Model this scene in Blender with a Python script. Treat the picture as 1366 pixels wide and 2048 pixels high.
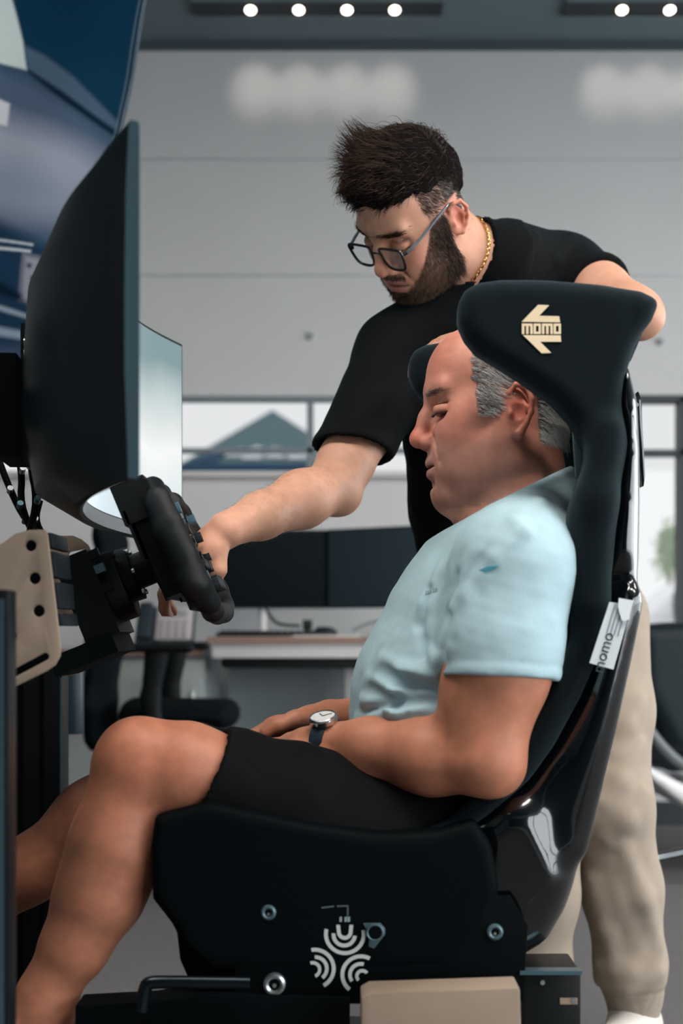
import bpy, bmesh, math, random
import numpy as np
from mathutils import Vector, Matrix
for _o in list(bpy.data.objects): bpy.data.objects.remove(_o)
scene = bpy.context.scene
C = scene.collection
random.seed(7); RNG = np.random.default_rng(7)

# ------------------------------------------------------------------ camera, world, light, exposure
FPX, CX, HY, EYE = 2844.0, 683.0, 1261.0, 0.82          # 50 mm lens on a 24x36 frame, horizon line, eye height
cam_d = bpy.data.cameras.new('camera'); cam = bpy.data.objects.new('camera', cam_d); C.objects.link(cam)
cam.location = (0, 0, EYE); cam.rotation_euler = (math.pi/2, 0, 0)
cam_d.sensor_fit = 'VERTICAL'; cam_d.sensor_height = 36.0; cam_d.sensor_width = 24.0
cam_d.lens = 36.0*FPX/2048.0; cam_d.shift_y = (HY-1024.0)/2048.0; cam_d.clip_start = 0.05
cam_d.dof.use_dof = True; cam_d.dof.focus_distance = 2.15; cam_d.dof.aperture_fstop = 3.4
scene.camera = cam
w = bpy.data.worlds.new('world'); scene.world = w; w.use_nodes = True
w.node_tree.nodes['Background'].inputs[0].default_value = (0.93, 0.97, 1.0, 1)
w.node_tree.nodes['Background'].inputs[1].default_value = 8.0
vs = scene.view_settings
vs.view_transform = 'Standard'; vs.look = 'None'; vs.gamma = 1.0; vs.use_curve_mapping = False; vs.exposure = 0.0
scene.cycles.max_bounces = 8; scene.cycles.diffuse_bounces = 4; scene.cycles.glossy_bounces = 4
scene.cycles.transparent_max_bounces = 12
scene.cycles.sample_clamp_indirect = 6.0
def portal(name, loc, rot, sx, sy):                      # daylight enters by these openings
    l = bpy.data.lights.new(name, 'AREA'); l.shape = 'RECTANGLE'; l.size = sx; l.size_y = sy
    l.cycles.is_portal = True
    o = bpy.data.objects.new(name, l); C.objects.link(o); o.location = loc; o.rotation_euler = rot
    return o

# ------------------------------------------------------------------ small helpers
def Wp(px, py, Y): return np.array([(px-CX)*Y/FPX, Y, EYE+(HY-py)*Y/FPX])
def pxy(P): P = np.asarray(P); return np.stack([CX+FPX*P[..., 0]/P[..., 1], HY-FPX*(P[..., 2]-EYE)/P[..., 1]], -1)
def lin(c):
    c = np.asarray(c, float)/255.0
    return np.where(c <= 0.04045, c/12.92, ((c+0.055)/1.055)**2.4)
def unit(v): v = np.asarray(v, float); return v/np.linalg.norm(v)

MATS = {}
def mat(name, rgb=(128, 128, 128), rough=0.6, metal=0.0, spec=0.5, coat=0.0, coat_rough=0.05, emit=None, estr=1.0, sss=0.0,
        noise=0.0, nscale=40.0, bump=0.0, bscale=200.0, attr=None, sheen=0.0, trans=0.0, ior=1.45, alpha=1.0, weave=0.0):
    if name in MATS: return MATS[name]
    m = bpy.data.materials.new(name); m.use_nodes = True; MATS[name] = m
    nt = m.node_tree; N = nt.nodes; L = nt.links; b = N['Principled BSDF']
    c = lin(rgb); col = (*c, 1)
    b.inputs['Base Color'].default_value = col; b.inputs['Roughness'].default_value = rough; b.inputs['Metallic'].default_value = metal
    b.inputs['Specular IOR Level'].default_value = spec; b.inputs['Coat Weight'].default_value = coat; b.inputs['Coat Roughness'].default_value = coat_rough
    b.inputs['Sheen Weight'].default_value = sheen; b.inputs['Transmission Weight'].default_value = trans; b.inputs['IOR'].default_value = ior
    b.inputs['Alpha'].default_value = alpha
    if sheen: b.inputs['Sheen Roughness'].default_value = 0.5; b.inputs['Sheen Tint'].default_value = (0.55, 0.8, 0.9, 1)
    if emit is not None:
        b.inputs['Emission Color'].default_value = (*lin(emit), 1); b.inputs['Emission Strength'].default_value = estr
    if sss:
        b.inputs['Subsurface Weight'].default_value = sss; b.inputs['Subsurface Radius'].default_value = (1.0, 0.35, 0.2); b.inputs['Subsurface Scale'].default_value = 0.012
    tc = N.new('ShaderNodeTexCoord'); src = None
    if attr:
        a = N.new('ShaderNodeAttribute'); a.attribute_name = attr; src = a.outputs['Color']
    if noise:
        n = N.new('ShaderNodeTexNoise'); n.inputs['Scale'].default_value = nscale; n.inputs['Detail'].default_value = 5
        L.new(tc.outputs['Object'], n.inputs['Vector'])
        r = N.new('ShaderNodeMapRange'); r.inputs['From Min'].default_value = 0.3; r.inputs['From Max'].default_value = 0.7
        r.inputs['To Min'].default_value = 1-noise; r.inputs['To Max'].default_value = 1+noise; L.new(n.outputs['Fac'], r.inputs['Value'])
        mx = N.new('ShaderNodeMix'); mx.data_type = 'RGBA'; mx.blend_type = 'MULTIPLY'; mx.inputs['Factor'].default_value = 1
        if src: L.new(src, mx.inputs[6])
        else: mx.inputs[6].default_value = col
        L.new(r.outputs['Result'], mx.inputs[7]); src = mx.outputs[2]
    if src: L.new(src, b.inputs['Base Color'])
    if bump or weave:
        if weave:
            n = N.new('ShaderNodeTexVoronoi'); n.inputs['Scale'].default_value = bscale; out = n.outputs['Distance']
        else:
            n = N.new('ShaderNodeTexNoise'); n.inputs['Scale'].default_value = bscale; n.inputs['Detail'].default_value = 4; out = n.outputs['Fac']
        L.new(tc.outputs['Object'], n.inputs['Vector'])
        bp = N.new('ShaderNodeBump'); bp.inputs['Strength'].default_value = bump or weave; bp.inputs['Distance'].default_value = 0.002
        L.new(out, bp.inputs['Height']); L.new(bp.outputs['Normal'], b.inputs['Normal'])
    return m

def tag(o, label=None, cat=None, group=None, kind=None):
    if label: o['label'] = label
    if cat: o['category'] = cat
    if group: o['group'] = group
    if kind: o['kind'] = kind
    return o
def empty(name, loc, label=None, cat=None, group=None):
    o = bpy.data.objects.new(name, None); C.objects.link(o); o.location = Vector(loc); o.empty_display_size = 0.05
    return tag(o, label, cat, group)
def link(o, parent=None):
    C.objects.link(o)
    if parent is not None:
        o.parent = parent; par = parent; off = Matrix.Identity(4)
        chain = []
        while par is not None: chain.append(par); par = par.parent
        for p in reversed(chain): off = off @ p.matrix_basis
        o.matrix_basis = off.inverted() @ o.matrix_basis       # geometry is given in world space
    return o
def arr_mesh(name, V, F, m, parent=None, smooth=True, col=None):
    """mesh object straight from numpy arrays; F is (n,4) or (n,3)"""
    V = np.ascontiguousarray(V, np.float32); F = np.ascontiguousarray(F, np.int32)
    me = bpy.data.meshes.new(name); me.vertices.add(len(V)); me.vertices.foreach_set('co', V.ravel())
    k = F.shape[1]; me.loops.add(F.size); me.loops.foreach_set('vertex_index', F.ravel())
    me.polygons.add(len(F)); me.polygons.foreach_set('loop_start', np.arange(0, F.size, k, dtype=np.int32))
    me.polygons.foreach_set('loop_total', np.full(len(F), k, np.int32))
    me.polygons.foreach_set('use_smooth', np.full(len(F), smooth, bool))
    if col is not None:
        a = me.color_attributes.new('Col', 'FLOAT_COLOR', 'POINT')
        c4 = np.ones((len(V), 4), np.float32); c4[:, :3] = col; a.data.foreach_set('color', c4.ravel())
    me.update(calc_edges=True); me.validate()
    me.materials.append(m)
    return link(bpy.data.objects.new(name, me), parent)
def bm_obj(name, bm, m, parent=None, smooth=False, bevel=0.0, seg=2, angle=35):
    if bevel:
        es = [e for e in bm.edges if len(e.link_faces) == 2 and e.calc_face_angle(0) > math.radians(angle)]
        if es: bmesh.ops.bevel(bm, geom=es, offset=bevel, segments=seg, profile=0.6, affect='EDGES', clamp_overlap=True)
    bmesh.ops.recalc_face_normals(bm, faces=bm.faces)
    me = bpy.data.meshes.new(name); bm.to_mesh(me); bm.free()
    for p in me.polygons: p.use_smooth = bool(smooth)
    if smooth == 'auto' or bevel:
        for p in me.polygons: p.use_smooth = True
        try: me.set_sharp_from_angle(angle=math.radians(40))
        except Exception: pass
    me.materials.append(m)
    return link(bpy.data.objects.new(name, me), parent)
def box(name, lo, hi, m, parent=None, bevel=0.0, rot=None, seg=2):
    bm = bmesh.new(); lo = np.array(lo, float); hi = np.array(hi, float); c = (lo+hi)/2; s = hi-lo
    bmesh.ops.create_cube(bm, size=1, matrix=Matrix.Diagonal((*s, 1)))
    M = Matrix.Translation(Vector(c))
    if rot is not None: M = M @ (rot if isinstance(rot, Matrix) else Matrix.Rotation(rot[0], 4, 'X') @ Matrix.Rotation(rot[1], 4, 'Y') @ Matrix.Rotation(rot[2], 4, 'Z'))
    bm.transform(M)
    return bm_obj(name, bm, m, parent, bevel=bevel, seg=seg)
def tube(name, pts, r, m, parent=None, n=12, closed=False, smooth=True, sub=0):
    """round tube along a polyline (r scalar or one per point)"""
    P = np.array([np.asarray(p, float) for p in pts]); R = np.full(len(P), r, float) if np.isscalar(r) else np.array(r, float)
    for _ in range(sub):                                     # corner cutting
        if closed: Q = np.roll(P, -1, 0); RQ = np.roll(R, -1); P = np.stack([.75*P+.25*Q, .25*P+.75*Q], 1).reshape(-1, 3); R = np.stack([.75*R+.25*RQ, .25*R+.75*RQ], 1).ravel()
        else:
            A = .75*P[:-1]+.25*P[1:]; B = .25*P[:-1]+.75*P[1:]; P = np.concatenate([P[:1], np.stack([A, B], 1).reshape(-1, 3), P[-1:]])
            A = .75*R[:-1]+.25*R[1:]; B = .25*R[:-1]+.75*R[1:]; R = np.concatenate([R[:1], np.stack([A, B], 1).ravel(), R[-1:]])
    k = len(P); T = np.roll(P, -1, 0)-np.roll(P, 1, 0) if closed else np.gradient(P, axis=0)
    T /= np.linalg.norm(T, axis=1, keepdims=True)+1e-12
    u = np.cross(T[0], (0, 0, 1)); u = u if np.linalg.norm(u) > .1 else np.cross(T[0], (0, 1, 0)); u = unit(u)
    rings = []; ang = np.linspace(0, 2*np.pi, n, endpoint=False)
    for i in range(k):
        u = unit(u-T[i]*np.dot(u, T[i])); v = np.cross(T[i], u)
        rings.append(P[i]+R[i]*(np.cos(ang)[:, None]*u+np.sin(ang)[:, None]*v))
    V = np.concatenate(rings); F = []
    for i in range(k if closed else k-1):
        j = (i+1) % k
        for a in range(n): b = (a+1) % n; F.append((i*n+a, i*n+b, j*n+b, j*n+a))
    bm = bmesh.new(); vs_ = [bm.verts.new(v) for v in V]
    for f in F: bm.faces.new([vs_[q] for q in f])
    if not closed: bm.faces.new(vs_[:n][::-1]); bm.faces.new(vs_[-n:])
    return bm_obj(name, bm, m, parent, smooth='auto' if smooth else False)
def disc_cyl(name, c, axis, r, h, m, parent=None, n=28, bevel=0.0, r2=None):
    bm = bmesh.new(); bmesh.ops.create_cone(bm, cap_ends=True, segments=n, radius1=r, radius2=r if r2 is None else r2, depth=h)
    q = Vector((0, 0, 1)).rotation_difference(Vector(axis)); bm.transform(Matrix.Translation(Vector(c)) @ q.to_matrix().to_4x4())
    return bm_obj(name, bm, m, parent, smooth='auto', bevel=bevel)
def ring(name, c, axis, r, rt, m, parent=None, n=28, nt=8, flat=1.0):
    q = Vector((0, 0, 1)).rotation_difference(Vector(axis)).to_matrix()
    pts = [np.array(Vector(c)+q @ Vector((r*math.cos(a), r*math.sin(a), 0))) for a in np.linspace(0, 2*np.pi, n, endpoint=False)]
    return tube(name, pts, rt, m, parent, n=nt, closed=True)
def prism(name, poly, vec, m, parent=None, bevel=0.0, holes=(), seg=2):
    """polygon (list of 3-D points, planar) with round or slotted holes, pushed along vec"""
    bm = bmesh.new(); loops = [[np.asarray(p, float) for p in poly]]+[[np.asarray(p, float) for p in h] for h in holes]
    es = []; 
    for lp in loops:
        v = [bm.verts.new(p) for p in lp]
        for i in range(len(v)): es.append(bm.edges.new((v[i], v[(i+1) % len(v)])))
    if holes: bmesh.ops.triangle_fill(bm, edges=es, use_beauty=True)
    else: bm.faces.new(list(bm.verts))
    r = bmesh.ops.extrude_face_region(bm, geom=list(bm.faces)); vv = [g for g in r['geom'] if isinstance(g, bmesh.types.BMVert)]
    bmesh.ops.translate(bm, verts=vv, vec=Vector(vec))
    if holes: bmesh.ops.dissolve_limit(bm, angle_limit=0.01, verts=bm.verts, edges=bm.edges)
    return bm_obj(name, bm, m, parent, bevel=bevel, seg=seg, angle=50)
def smooth_closed(pts, it=2):
    P = np.array(pts, float)
    for _ in range(it): Q = np.roll(P, -1, 0); P = np.stack([.75*P+.25*Q, .25*P+.75*Q], 1).reshape(-1, P.shape[1])
    return P
def text_obj(name, s, size, M, m, parent=None, extrude=0.0003, align='CENTER'):
    cu = bpy.data.curves.new(name, 'FONT'); cu.body = s; cu.size = size; cu.extrude = extrude; cu.align_x = align; cu.align_y = 'CENTER'
    tmp = bpy.data.objects.new(name, cu); C.objects.link(tmp)
    dg = bpy.context.evaluated_depsgraph_get(); me = bpy.data.meshes.new_from_object(tmp.evaluated_get(dg)); bpy.data.objects.remove(tmp)
    me.name = name; me.transform(M); me.materials.clear(); me.materials.append(m)
    return link(bpy.data.objects.new(name, me), parent)

# ------------------------------------------------------------------ implicit surfaces -> meshes (surface nets)
def smin(a, b, k):
    if k <= 0: return np.minimum(a, b)
    h = np.maximum(k-np.abs(a-b), 0)/k
    return np.minimum(a, b)-h*h*k*0.25
def smax(a, b, k): return -smin(-a, -b, k)
class SDF:
    def __init__(s): s.ops = []; s.R = np.eye(3); s.t = np.zeros(3); s.s = 1.0; s.post = []
    def frame(s, R=None, t=None, sc=1.0):
        s.R = np.eye(3) if R is None else np.asarray(R, float); s.t = np.zeros(3) if t is None else np.asarray(t, float); s.s = sc
    def pt(s, p): return s.R @ (np.asarray(p, float)*s.s)+s.t
    def add(s, f, c, r, k, sub=False): s.ops.append((f, np.asarray(c, float), r, k, sub)); return s
    def rc(s, a, b, ra, rb=None, k=.02, sub=False, side=None, fa=1.0, fb=None):
        """tapered capsule; 'side' axis is stretched by fa..fb (elliptic section)"""
        a = s.pt(a); b = s.pt(b); rb = ra if rb is None else rb; ra *= s.s; rb *= s.s; fb = fa if fb is None else fb; ab = b-a; L2 = max(ab @ ab, 1e-12)
        if side is not None: sd = unit(s.R @ np.asarray(side, float))
        def f(P):
            q = P-a; t = np.clip((q @ ab)/L2, 0, 1); d = q-t[:, None]*ab
            if side is not None:
                fac = fa+(fb-fa)*t; y = d @ sd; d = d+(y/fac-y)[:, None]*sd
                return (np.sqrt((d*d).sum(1))-(ra+(rb-ra)*t))*np.minimum(1, .5+.5*fac)
            return np.sqrt((d*d).sum(1))-(ra+(rb-ra)*t)
        fm = max(fa, fb, 1)
        return s.add(f, (a+b)/2, np.sqrt(L2)/2+max(ra, rb)*fm, k, sub)
    def ch(s, pts, rs, k=.02, sub=False, side=None, fs=None):
        for i in range(len(pts)-1):
            s.rc(pts[i], pts[i+1], rs[i], rs[i+1], k, sub, side, 1.0 if fs is None else fs[i], 1.0 if fs is None else fs[i+1])
        return s
    def el(s, c, r, k=.02, sub=False, rot=None):
        c = s.pt(c); r = np.asarray(r, float)*s.s; Rl = s.R if rot is None else s.R @ np.asarray(rot, float)
        def f(P):
            q = (P-c) @ Rl; k0 = np.sqrt(((q/r)**2).sum(1)); k1 = np.sqrt(((q/r**2)**2).sum(1))
            return k0*(k0-1)/np.maximum(k1, 1e-9)
        return s.add(f, c, r.max(), k, sub)
    def slab(s, poly, y0, y1, rnd, k=.01, sub=False, warp=None):
        """XZ polygon pushed through Y, edges rounded; warp(P)->P first"""
        Q = np.asarray(poly, float); n = len(Q); yc = (y0+y1)/2; yh = (y1-y0)/2
        def f(P):
            if warp is not None: P = warp(P)
            x = P[:, 0]; z = P[:, 2]; d2 = np.full(len(P), 1e9); sg = np.ones(len(P))
            for i in range(n):
                a = Q[i]; b = Q[i-1]; e = b-a; wx = x-a[0]; wz = z-a[1]; t = np.clip((wx*e[0]+wz*e[1])/(e @ e), 0, 1)
                bx = wx-e[0]*t; bz = wz-e[1]*t; d2 = np.minimum(d2, bx*bx+bz*bz)
                c1 = z >= a[1]; c2 = z < b[1]; c3 = e[0]*wz > e[1]*wx
                fl = (c1 & c2 & c3) | (~c1 & ~c2 & ~c3); sg = np.where(fl, -sg, sg)
            d = sg*np.sqrt(d2)+rnd; h = np.abs(P[:, 1]-yc)-yh+rnd
            return np.minimum(np.maximum(d, h), 0)+np.sqrt(np.maximum(d, 0)**2+np.maximum(h, 0)**2)-rnd
        c = np.array([Q[:, 0].mean(), yc, Q[:, 1].mean()]); r = np.sqrt(((Q-c[[0, 2]])**2).sum(1).max()+yh**2)
        return s.add(f, c, r, k, sub)
    def ev(s, P, cull=None):
        P = np.asarray(P, float); d = np.full(len(P), 0.06)
        if len(P) == 0: return d
        lo, hi = P.min(0), P.max(0); bc = (lo+hi)/2; br = np.linalg.norm(hi-lo)/2
        for f, c, r, k, sub in s.ops:
            dist = np.linalg.norm(bc-c); R_ = r+.065+k
            if dist > R_+br: continue
            if dist+br < R_*.7 or br < .03: m = slice(None)
            else:
                m = ((P-c)**2).sum(1) < R_**2
                if not m.any(): continue
            di = f(P[m]); d[m] = smax(d[m], -di, k) if sub else smin(d[m], di, k)
        for g in s.post: d = g(P, d)
        return d
    def hit(s, px, py, y0=1.2, y1=3.4):
        """first point of the surface seen at a pixel of the photograph"""
        ys = np.arange(y0, y1, .002); P = np.array([Wp(px, py, y) for y in ys]); d = s.ev(P); i = np.argmax(d < 0)
        if d[i] >= 0: return None
        return P[i-1]+(P[i]-P[i-1])*(d[i-1]/(d[i-1]-d[i]))
    def grad(s, P, e=.0015):
        P = np.asarray(P, float); g = np.stack([s.ev(P+e*np.eye(3)[i])-s.ev(P-e*np.eye(3)[i]) for i in range(3)], 1)
        return g/(np.linalg.norm(g, axis=1, keepdims=True)+1e-9)
    def bounds(s, pad=.02):
        lo = np.min([c-r for f, c, r, k, sub in s.ops if not sub], 0)-pad; hi = np.max([c+r for f, c, r, k, sub in s.ops if not sub], 0)+pad
        return lo, hi
    def nets(s, lo, hi, h, B=8):
        lo = np.asarray(lo, float); hi = np.asarray(hi, float); n = np.ceil((hi-lo)/h/B).astype(int)*B; nb = n//B
        bi = np.stack(np.meshgrid(*[np.arange(q) for q in nb], indexing='ij'), -1).reshape(-1, 3)
        cen = lo+(bi+.5)*B*h; dc = s.ev(cen); act = np.abs(dc) < B*h*1.15
        G = np.full(n+1, .05, np.float32)
        ins = bi[dc < -B*h*.5]
        for b in ins: G[b[0]*B:(b[0]+1)*B+1, b[1]*B:(b[1]+1)*B+1, b[2]*B:(b[2]+1)*B+1] = -.05
        ab = bi[act]; o = np.stack(np.meshgrid(*[np.arange(B+1)]*3, indexing='ij'), -1).reshape(-1, 3)
        for ch in np.array_split(ab, max(1, len(ab)//16+1)):
            if not len(ch): continue
            ii = (ch[:, None, :]*B+o[None]).reshape(-1, 3); G[ii[:, 0], ii[:, 1], ii[:, 2]] = s.ev(lo+ii*h)
        S = G < 0; cnt = np.zeros(n, np.int8)
        for dx in (0, 1):
            for dy in (0, 1):
                for dz in (0, 1): cnt += S[dx:n[0]+dx, dy:n[1]+dy, dz:n[2]+dz]
        cells = np.argwhere((cnt > 0) & (cnt < 8)); idx = np.full(n, -1, np.int32); idx[tuple(cells.T)] = np.arange(len(cells))
        acc = np.zeros((len(cells), 3)); num = np.zeros(len(cells)); cn = [(a, b, c) for a in (0, 1) for b in (0, 1) for c in (0, 1)]
        val = {q: G[cells[:, 0]+q[0], cells[:, 1]+q[1], cells[:, 2]+q[2]] for q in cn}
        for q in cn:
            for ax in range(3):
                if q[ax]: continue
                r = list(q); r[ax] = 1; r = tuple(r); a = val[q]; b = val[r]; m = (a < 0) != (b < 0)
                t = np.where(m, a/np.where(m, a-b, 1), 0); p = np.tile(np.array(q, float), (len(cells), 1)); p[:, ax] += t
                acc[m] += p[m]; num += m
        V = lo+(cells+acc/num[:, None])*h; F = []
        for ax in range(3):
            u, v = (ax+1) % 3, (ax+2) % 3; sl0 = [slice(None)]*3; sl1 = [slice(None)]*3; sl0[ax] = slice(0, -1); sl1[ax] = slice(1, None)
            e = np.argwhere(S[tuple(sl0)] != S[tuple(sl1)]); e = e[(e[:, u] > 0) & (e[:, v] > 0) & (e[:, u] < n[u]) & (e[:, v] < n[v])]
            if not len(e): continue
            neg = S[tuple(e.T)]; q = []
            for du, dv in ((1, 1), (0, 1), (0, 0), (1, 0)):
                c = e.copy(); c[:, u] -= du; c[:, v] -= dv; q.append(idx[tuple(c.T)])
            q = np.stack(q, 1); q[~neg] = q[~neg][:, ::-1]; F.append(q)
        F = np.concatenate(F); F = F[(F >= 0).all(1)]
        return V, F
    def mesh(s, name, m, parent=None, h=.004, regions=None, col=None, relax=0):
        if regions is None: lo, hi = s.bounds(); regions = [(lo, hi, h)]
        Vs, Fs, off = [], [], 0
        for lo, hi, hh in regions:
            V, F = s.nets(lo, hi, hh)
            if relax: V = laplace(V, F, relax)
            Vs.append(V); Fs.append(F+off); off += len(V)
        V = np.concatenate(Vs); F = np.concatenate(Fs)
        o = arr_mesh(name, V, F, m, parent, col=None if col is None else col(V))
        s.V, s.F = V, F
        return o
def laplace(V, F, it):
    E = np.concatenate([F[:, [0, 1]], F[:, [1, 2]], F[:, [2, 3]], F[:, [3, 0]]]); n = len(V)
    deg = np.bincount(E.ravel(), minlength=n).astype(float)[:, None]+1e-9
    for _ in range(it):
        A = np.zeros_like(V)
        for ax in range(3): A[:, ax] = np.bincount(E[:, 0], V[E[:, 1], ax], n)+np.bincount(E[:, 1], V[E[:, 0], ax], n)
        V = .5*V+.5*A/deg
    return V
def strands(paths, rad, taper=.25):
    """(n,s,3) paths -> thin three-sided tubes"""
    n, s, _ = paths.shape; T = np.gradient(paths, axis=1); T /= np.linalg.norm(T, axis=2, keepdims=True)+1e-12
    ref = np.array([.3, -.9, .3]); u = np.cross(T, ref); u /= np.linalg.norm(u, axis=2, keepdims=True)+1e-12; v = np.cross(T, u)
    rr = (np.asarray(rad).reshape(-1, 1)*np.linspace(1, taper, s)[None])[..., None]
    V = np.stack([paths+rr*(math.cos(a)*u+math.sin(a)*v) for a in (0, 2.094, 4.189)], 2)      # n,s,3,3
    i = np.arange(n)[:, None, None]*s*3; j = np.arange(s-1)[None, :, None]*3; a = np.arange(3)[None, None, :]; b = (a+1) % 3
    F = np.stack(np.broadcast_arrays(i+j+a, i+j+b, i+j+3+b, i+j+3+a), -1).reshape(-1, 4)
    return V.reshape(-1, 3), F
# ------------------------------------------------------------------ the room
WY, CZ = 6.0, 3.30
XL, XR, YB = -3.6, 5.2, -3.6
m_wall = mat('wall_panel', (204, 204, 204), rough=.55, spec=.3, noise=.02, nscale=3)
m_wall2 = mat('wall_paint', (190, 190, 190), rough=.8)
m_ceil = mat('ceiling_paint', (104, 120, 126), rough=.9)
m_frame = mat('window_frame_grey', (120, 132, 138), rough=.5)
m_dark = mat('window_frame_dark', (34, 42, 48), rough=.45)
m_sill = mat('sill_white', (205, 200, 198), rough=.6)
# carpet with a fine woven rib
m_floor = mat('carpet_grey', (122, 120, 120), rough=.95, spec=.1, noise=.16, nscale=260)
nt = m_floor.node_tree; tc = nt.nodes.new('ShaderNodeTexCoord'); bk = nt.nodes.new('ShaderNodeTexBrick'); bk.inputs['Scale'].default_value = 90; bk.inputs['Mortar Size'].default_value = .03
bk.inputs['Color1'].default_value = (1, 1, 1, 1); bk.inputs['Color2'].default_value = (.72, .72, .72, 1); bk.inputs['Mortar'].default_value = (.35, .35, .36, 1)
nt.links.new(tc.outputs['Object'], bk.inputs['Vector']); bs = nt.nodes['Principled BSDF']; old = bs.inputs['Base Color'].links[0].from_socket
mx = nt.nodes.new('ShaderNodeMix'); mx.data_type = 'RGBA'; mx.blend_type = 'MULTIPLY'; mx.inputs['Factor'].default_value = .8
nt.links.new(old, mx.inputs[6]); nt.links.new(bk.outputs['Color'], mx.inputs[7]); nt.links.new(mx.outputs[2], bs.inputs['Base Color'])
bp = nt.nodes.new('ShaderNodeBump'); bp.inputs['Strength'].default_value = .4; nt.links.new(bk.outputs['Color'], bp.inputs['Height']); nt.links.new(bp.outputs['Normal'], bs.inputs['Normal'])

fl = tag(box('floor', (XL, YB, -.08), (XR, WY+.2, 0), m_floor), 'grey woven carpet floor of the showroom', 'floor', kind='structure')
tag(box('ceiling', (XL, YB, CZ), (XR, WY+.2, CZ+.1), m_ceil), 'dark grey flat ceiling with recessed light strips', 'ceiling', kind='structure')
def px2x(px, Y=WY): return (px-CX)*Y/FPX
def py2z(py, Y=WY): return EYE+(HY-py)*Y/FPX
# back wall: panels with recessed joints, a window band and a taller window on the right
wb = empty('wall_back', (0, WY, 0), 'pale grey panelled back wall with horizontal joints', 'wall'); wb['kind'] = 'structure'
zs = [CZ, py2z(318), py2z(551), py2z(793)]; jn = .005
xs = [XL, px2x(-700), px2x(1560), XR]
for i in range(3):
    for j in range(3):
        box('panel', (xs[j]+.003, WY, zs[i+1]+jn/2), (xs[j+1]-.003, WY+.07, zs[i]-jn/2 if i else zs[i]-.03), m_wall, wb, bevel=.003, seg=1)
box('joint_backing', (XL, WY+.007, zs[3]+.01), (XR, WY+.09, CZ), mat('joint_grey', (168, 172, 174), rough=.8), wb)
WB0, WB1 = px2x(-260), px2x(1075); RW0, RW1 = px2x(1225), XR-.15; zsill = py2z(950); ztop = py2z(795)
box('lower_panel', (XL, WY, .10), (RW0, WY+.07, zsill), m_wall, wb, bevel=.003, seg=1)
box('pier', (WB1, WY, zsill), (RW0, WY+.07, ztop), m_wall, wb); box('pier', (XL, WY, zsill), (WB0, WY+.07, ztop), m_wall, wb)
box('wall_core', (XL, WY+.05, 0), (RW0-.01, WY+.06, zsill-.02), m_wall2, wb)
box('pier', (RW1, WY, .0), (XR, WY+.07, ztop), m_wall, wb); zlow = .26
box('lower_panel', (RW0, WY, .10), (RW1, WY+.07, zlow), m_wall, wb)
tag(box('baseboard_back', (XL, WY-.012, 0), (XR, WY+.02, .10), m_dark), 'dark low baseboard along the back wall', 'baseboard', kind='structure')
tag(box('trim_1', (WB0, WY-.05, zsill-.012), (WB1, WY+.06, zsill+.012), m_sill, bevel=.004), 'pale window sill under the window band', 'sill', kind='structure')
tag(box('shadow_strip', (XL, WY-.03, CZ-.035), (XR, WY+.01, CZ), mat('cornice_shadow', (70, 84, 90), rough=.8)), 'dark strip painted as shadow between back wall and ceiling', 'trim', kind='structure')  # dark strip stands in for the shadow under the ceiling
# panes with a tint added to dim the sky behind
def glass_mat(name, tint):
    m = bpy.data.materials.new(name); m.use_nodes = True; nt = m.node_tree; nt.nodes.clear(); o_ = nt.nodes.new('ShaderNodeOutputMaterial'); mx = nt.nodes.new('ShaderNodeMixShader')
    tr = nt.nodes.new('ShaderNodeBsdfTransparent'); gl = nt.nodes.new('ShaderNodeBsdfGlossy'); f = nt.nodes.new('ShaderNodeFresnel'); tr.inputs[0].default_value = (*tint, 1); gl.inputs['Roughness'].default_value = .03; f.inputs['IOR'].default_value = 1.35
    nt.links.new(f.outputs[0], mx.inputs[0]); nt.links.new(tr.outputs[0], mx.inputs[1]); nt.links.new(gl.outputs[0], mx.inputs[2]); nt.links.new(mx.outputs[0], o_.inputs[0]); return m
m_tint = glass_mat('dimming_glass', (.330, .326, .323))
w1 = empty('window_1', (0, WY+.03, zsill), 'long low window band behind the desk', 'window'); w1['kind'] = 'structure'
xm = [WB0, px2x(190), px2x(620), px2x(1050), WB1]; zb = py2z(899)
for a, b in zip(xm[:-1], xm[1:]):
    box('pane', (a, WY+.045, zb), (b, WY+.049, ztop), m_tint, w1); box('pane', (a, WY+.045, zsill), (b, WY+.049, zb), m_tint, w1)
for x in xm[1:-1]: box('mullion', (x-.014, WY+.02, zsill), (x+.014, WY+.075, ztop), m_frame, w1)
box('transom', (WB0, WY+.02, zb-.010), (WB1, WY+.075, zb+.010), m_frame, w1); box('head_bar', (WB0, WY+.01, ztop-.012), (WB1, WY+.075, ztop+.02), m_frame, w1)
w2 = empty('window_2', (RW0, WY+.03, zlow), 'tall dark-framed window behind the black lounge chair', 'window'); w2['kind'] = 'structure'
zt2 = py2z(905); xv = px2x(1360)
for a, b in ((RW0, xv), (xv, RW1)):
    box('pane', (a, WY+.045, zlow), (b, WY+.049, zt2), m_tint, w2); box('pane', (a, WY+.045, zt2), (b, WY+.049, ztop), m_tint, w2)
for x, wd in ((RW0+.02, .02), (xv+.025, .028), (2.55, .02), (3.7, .02), (RW1-.02, .02)): box('mullion', (x-wd, WY-.01, zlow), (x+wd, WY+.08, ztop), m_dark, w2)
for z, h in ((zlow, .02), (zt2, .012), (ztop-.005, .014)): box('transom', (RW0, WY-.01, z-h), (RW1, WY+.08, z+h), m_dark, w2)
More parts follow.
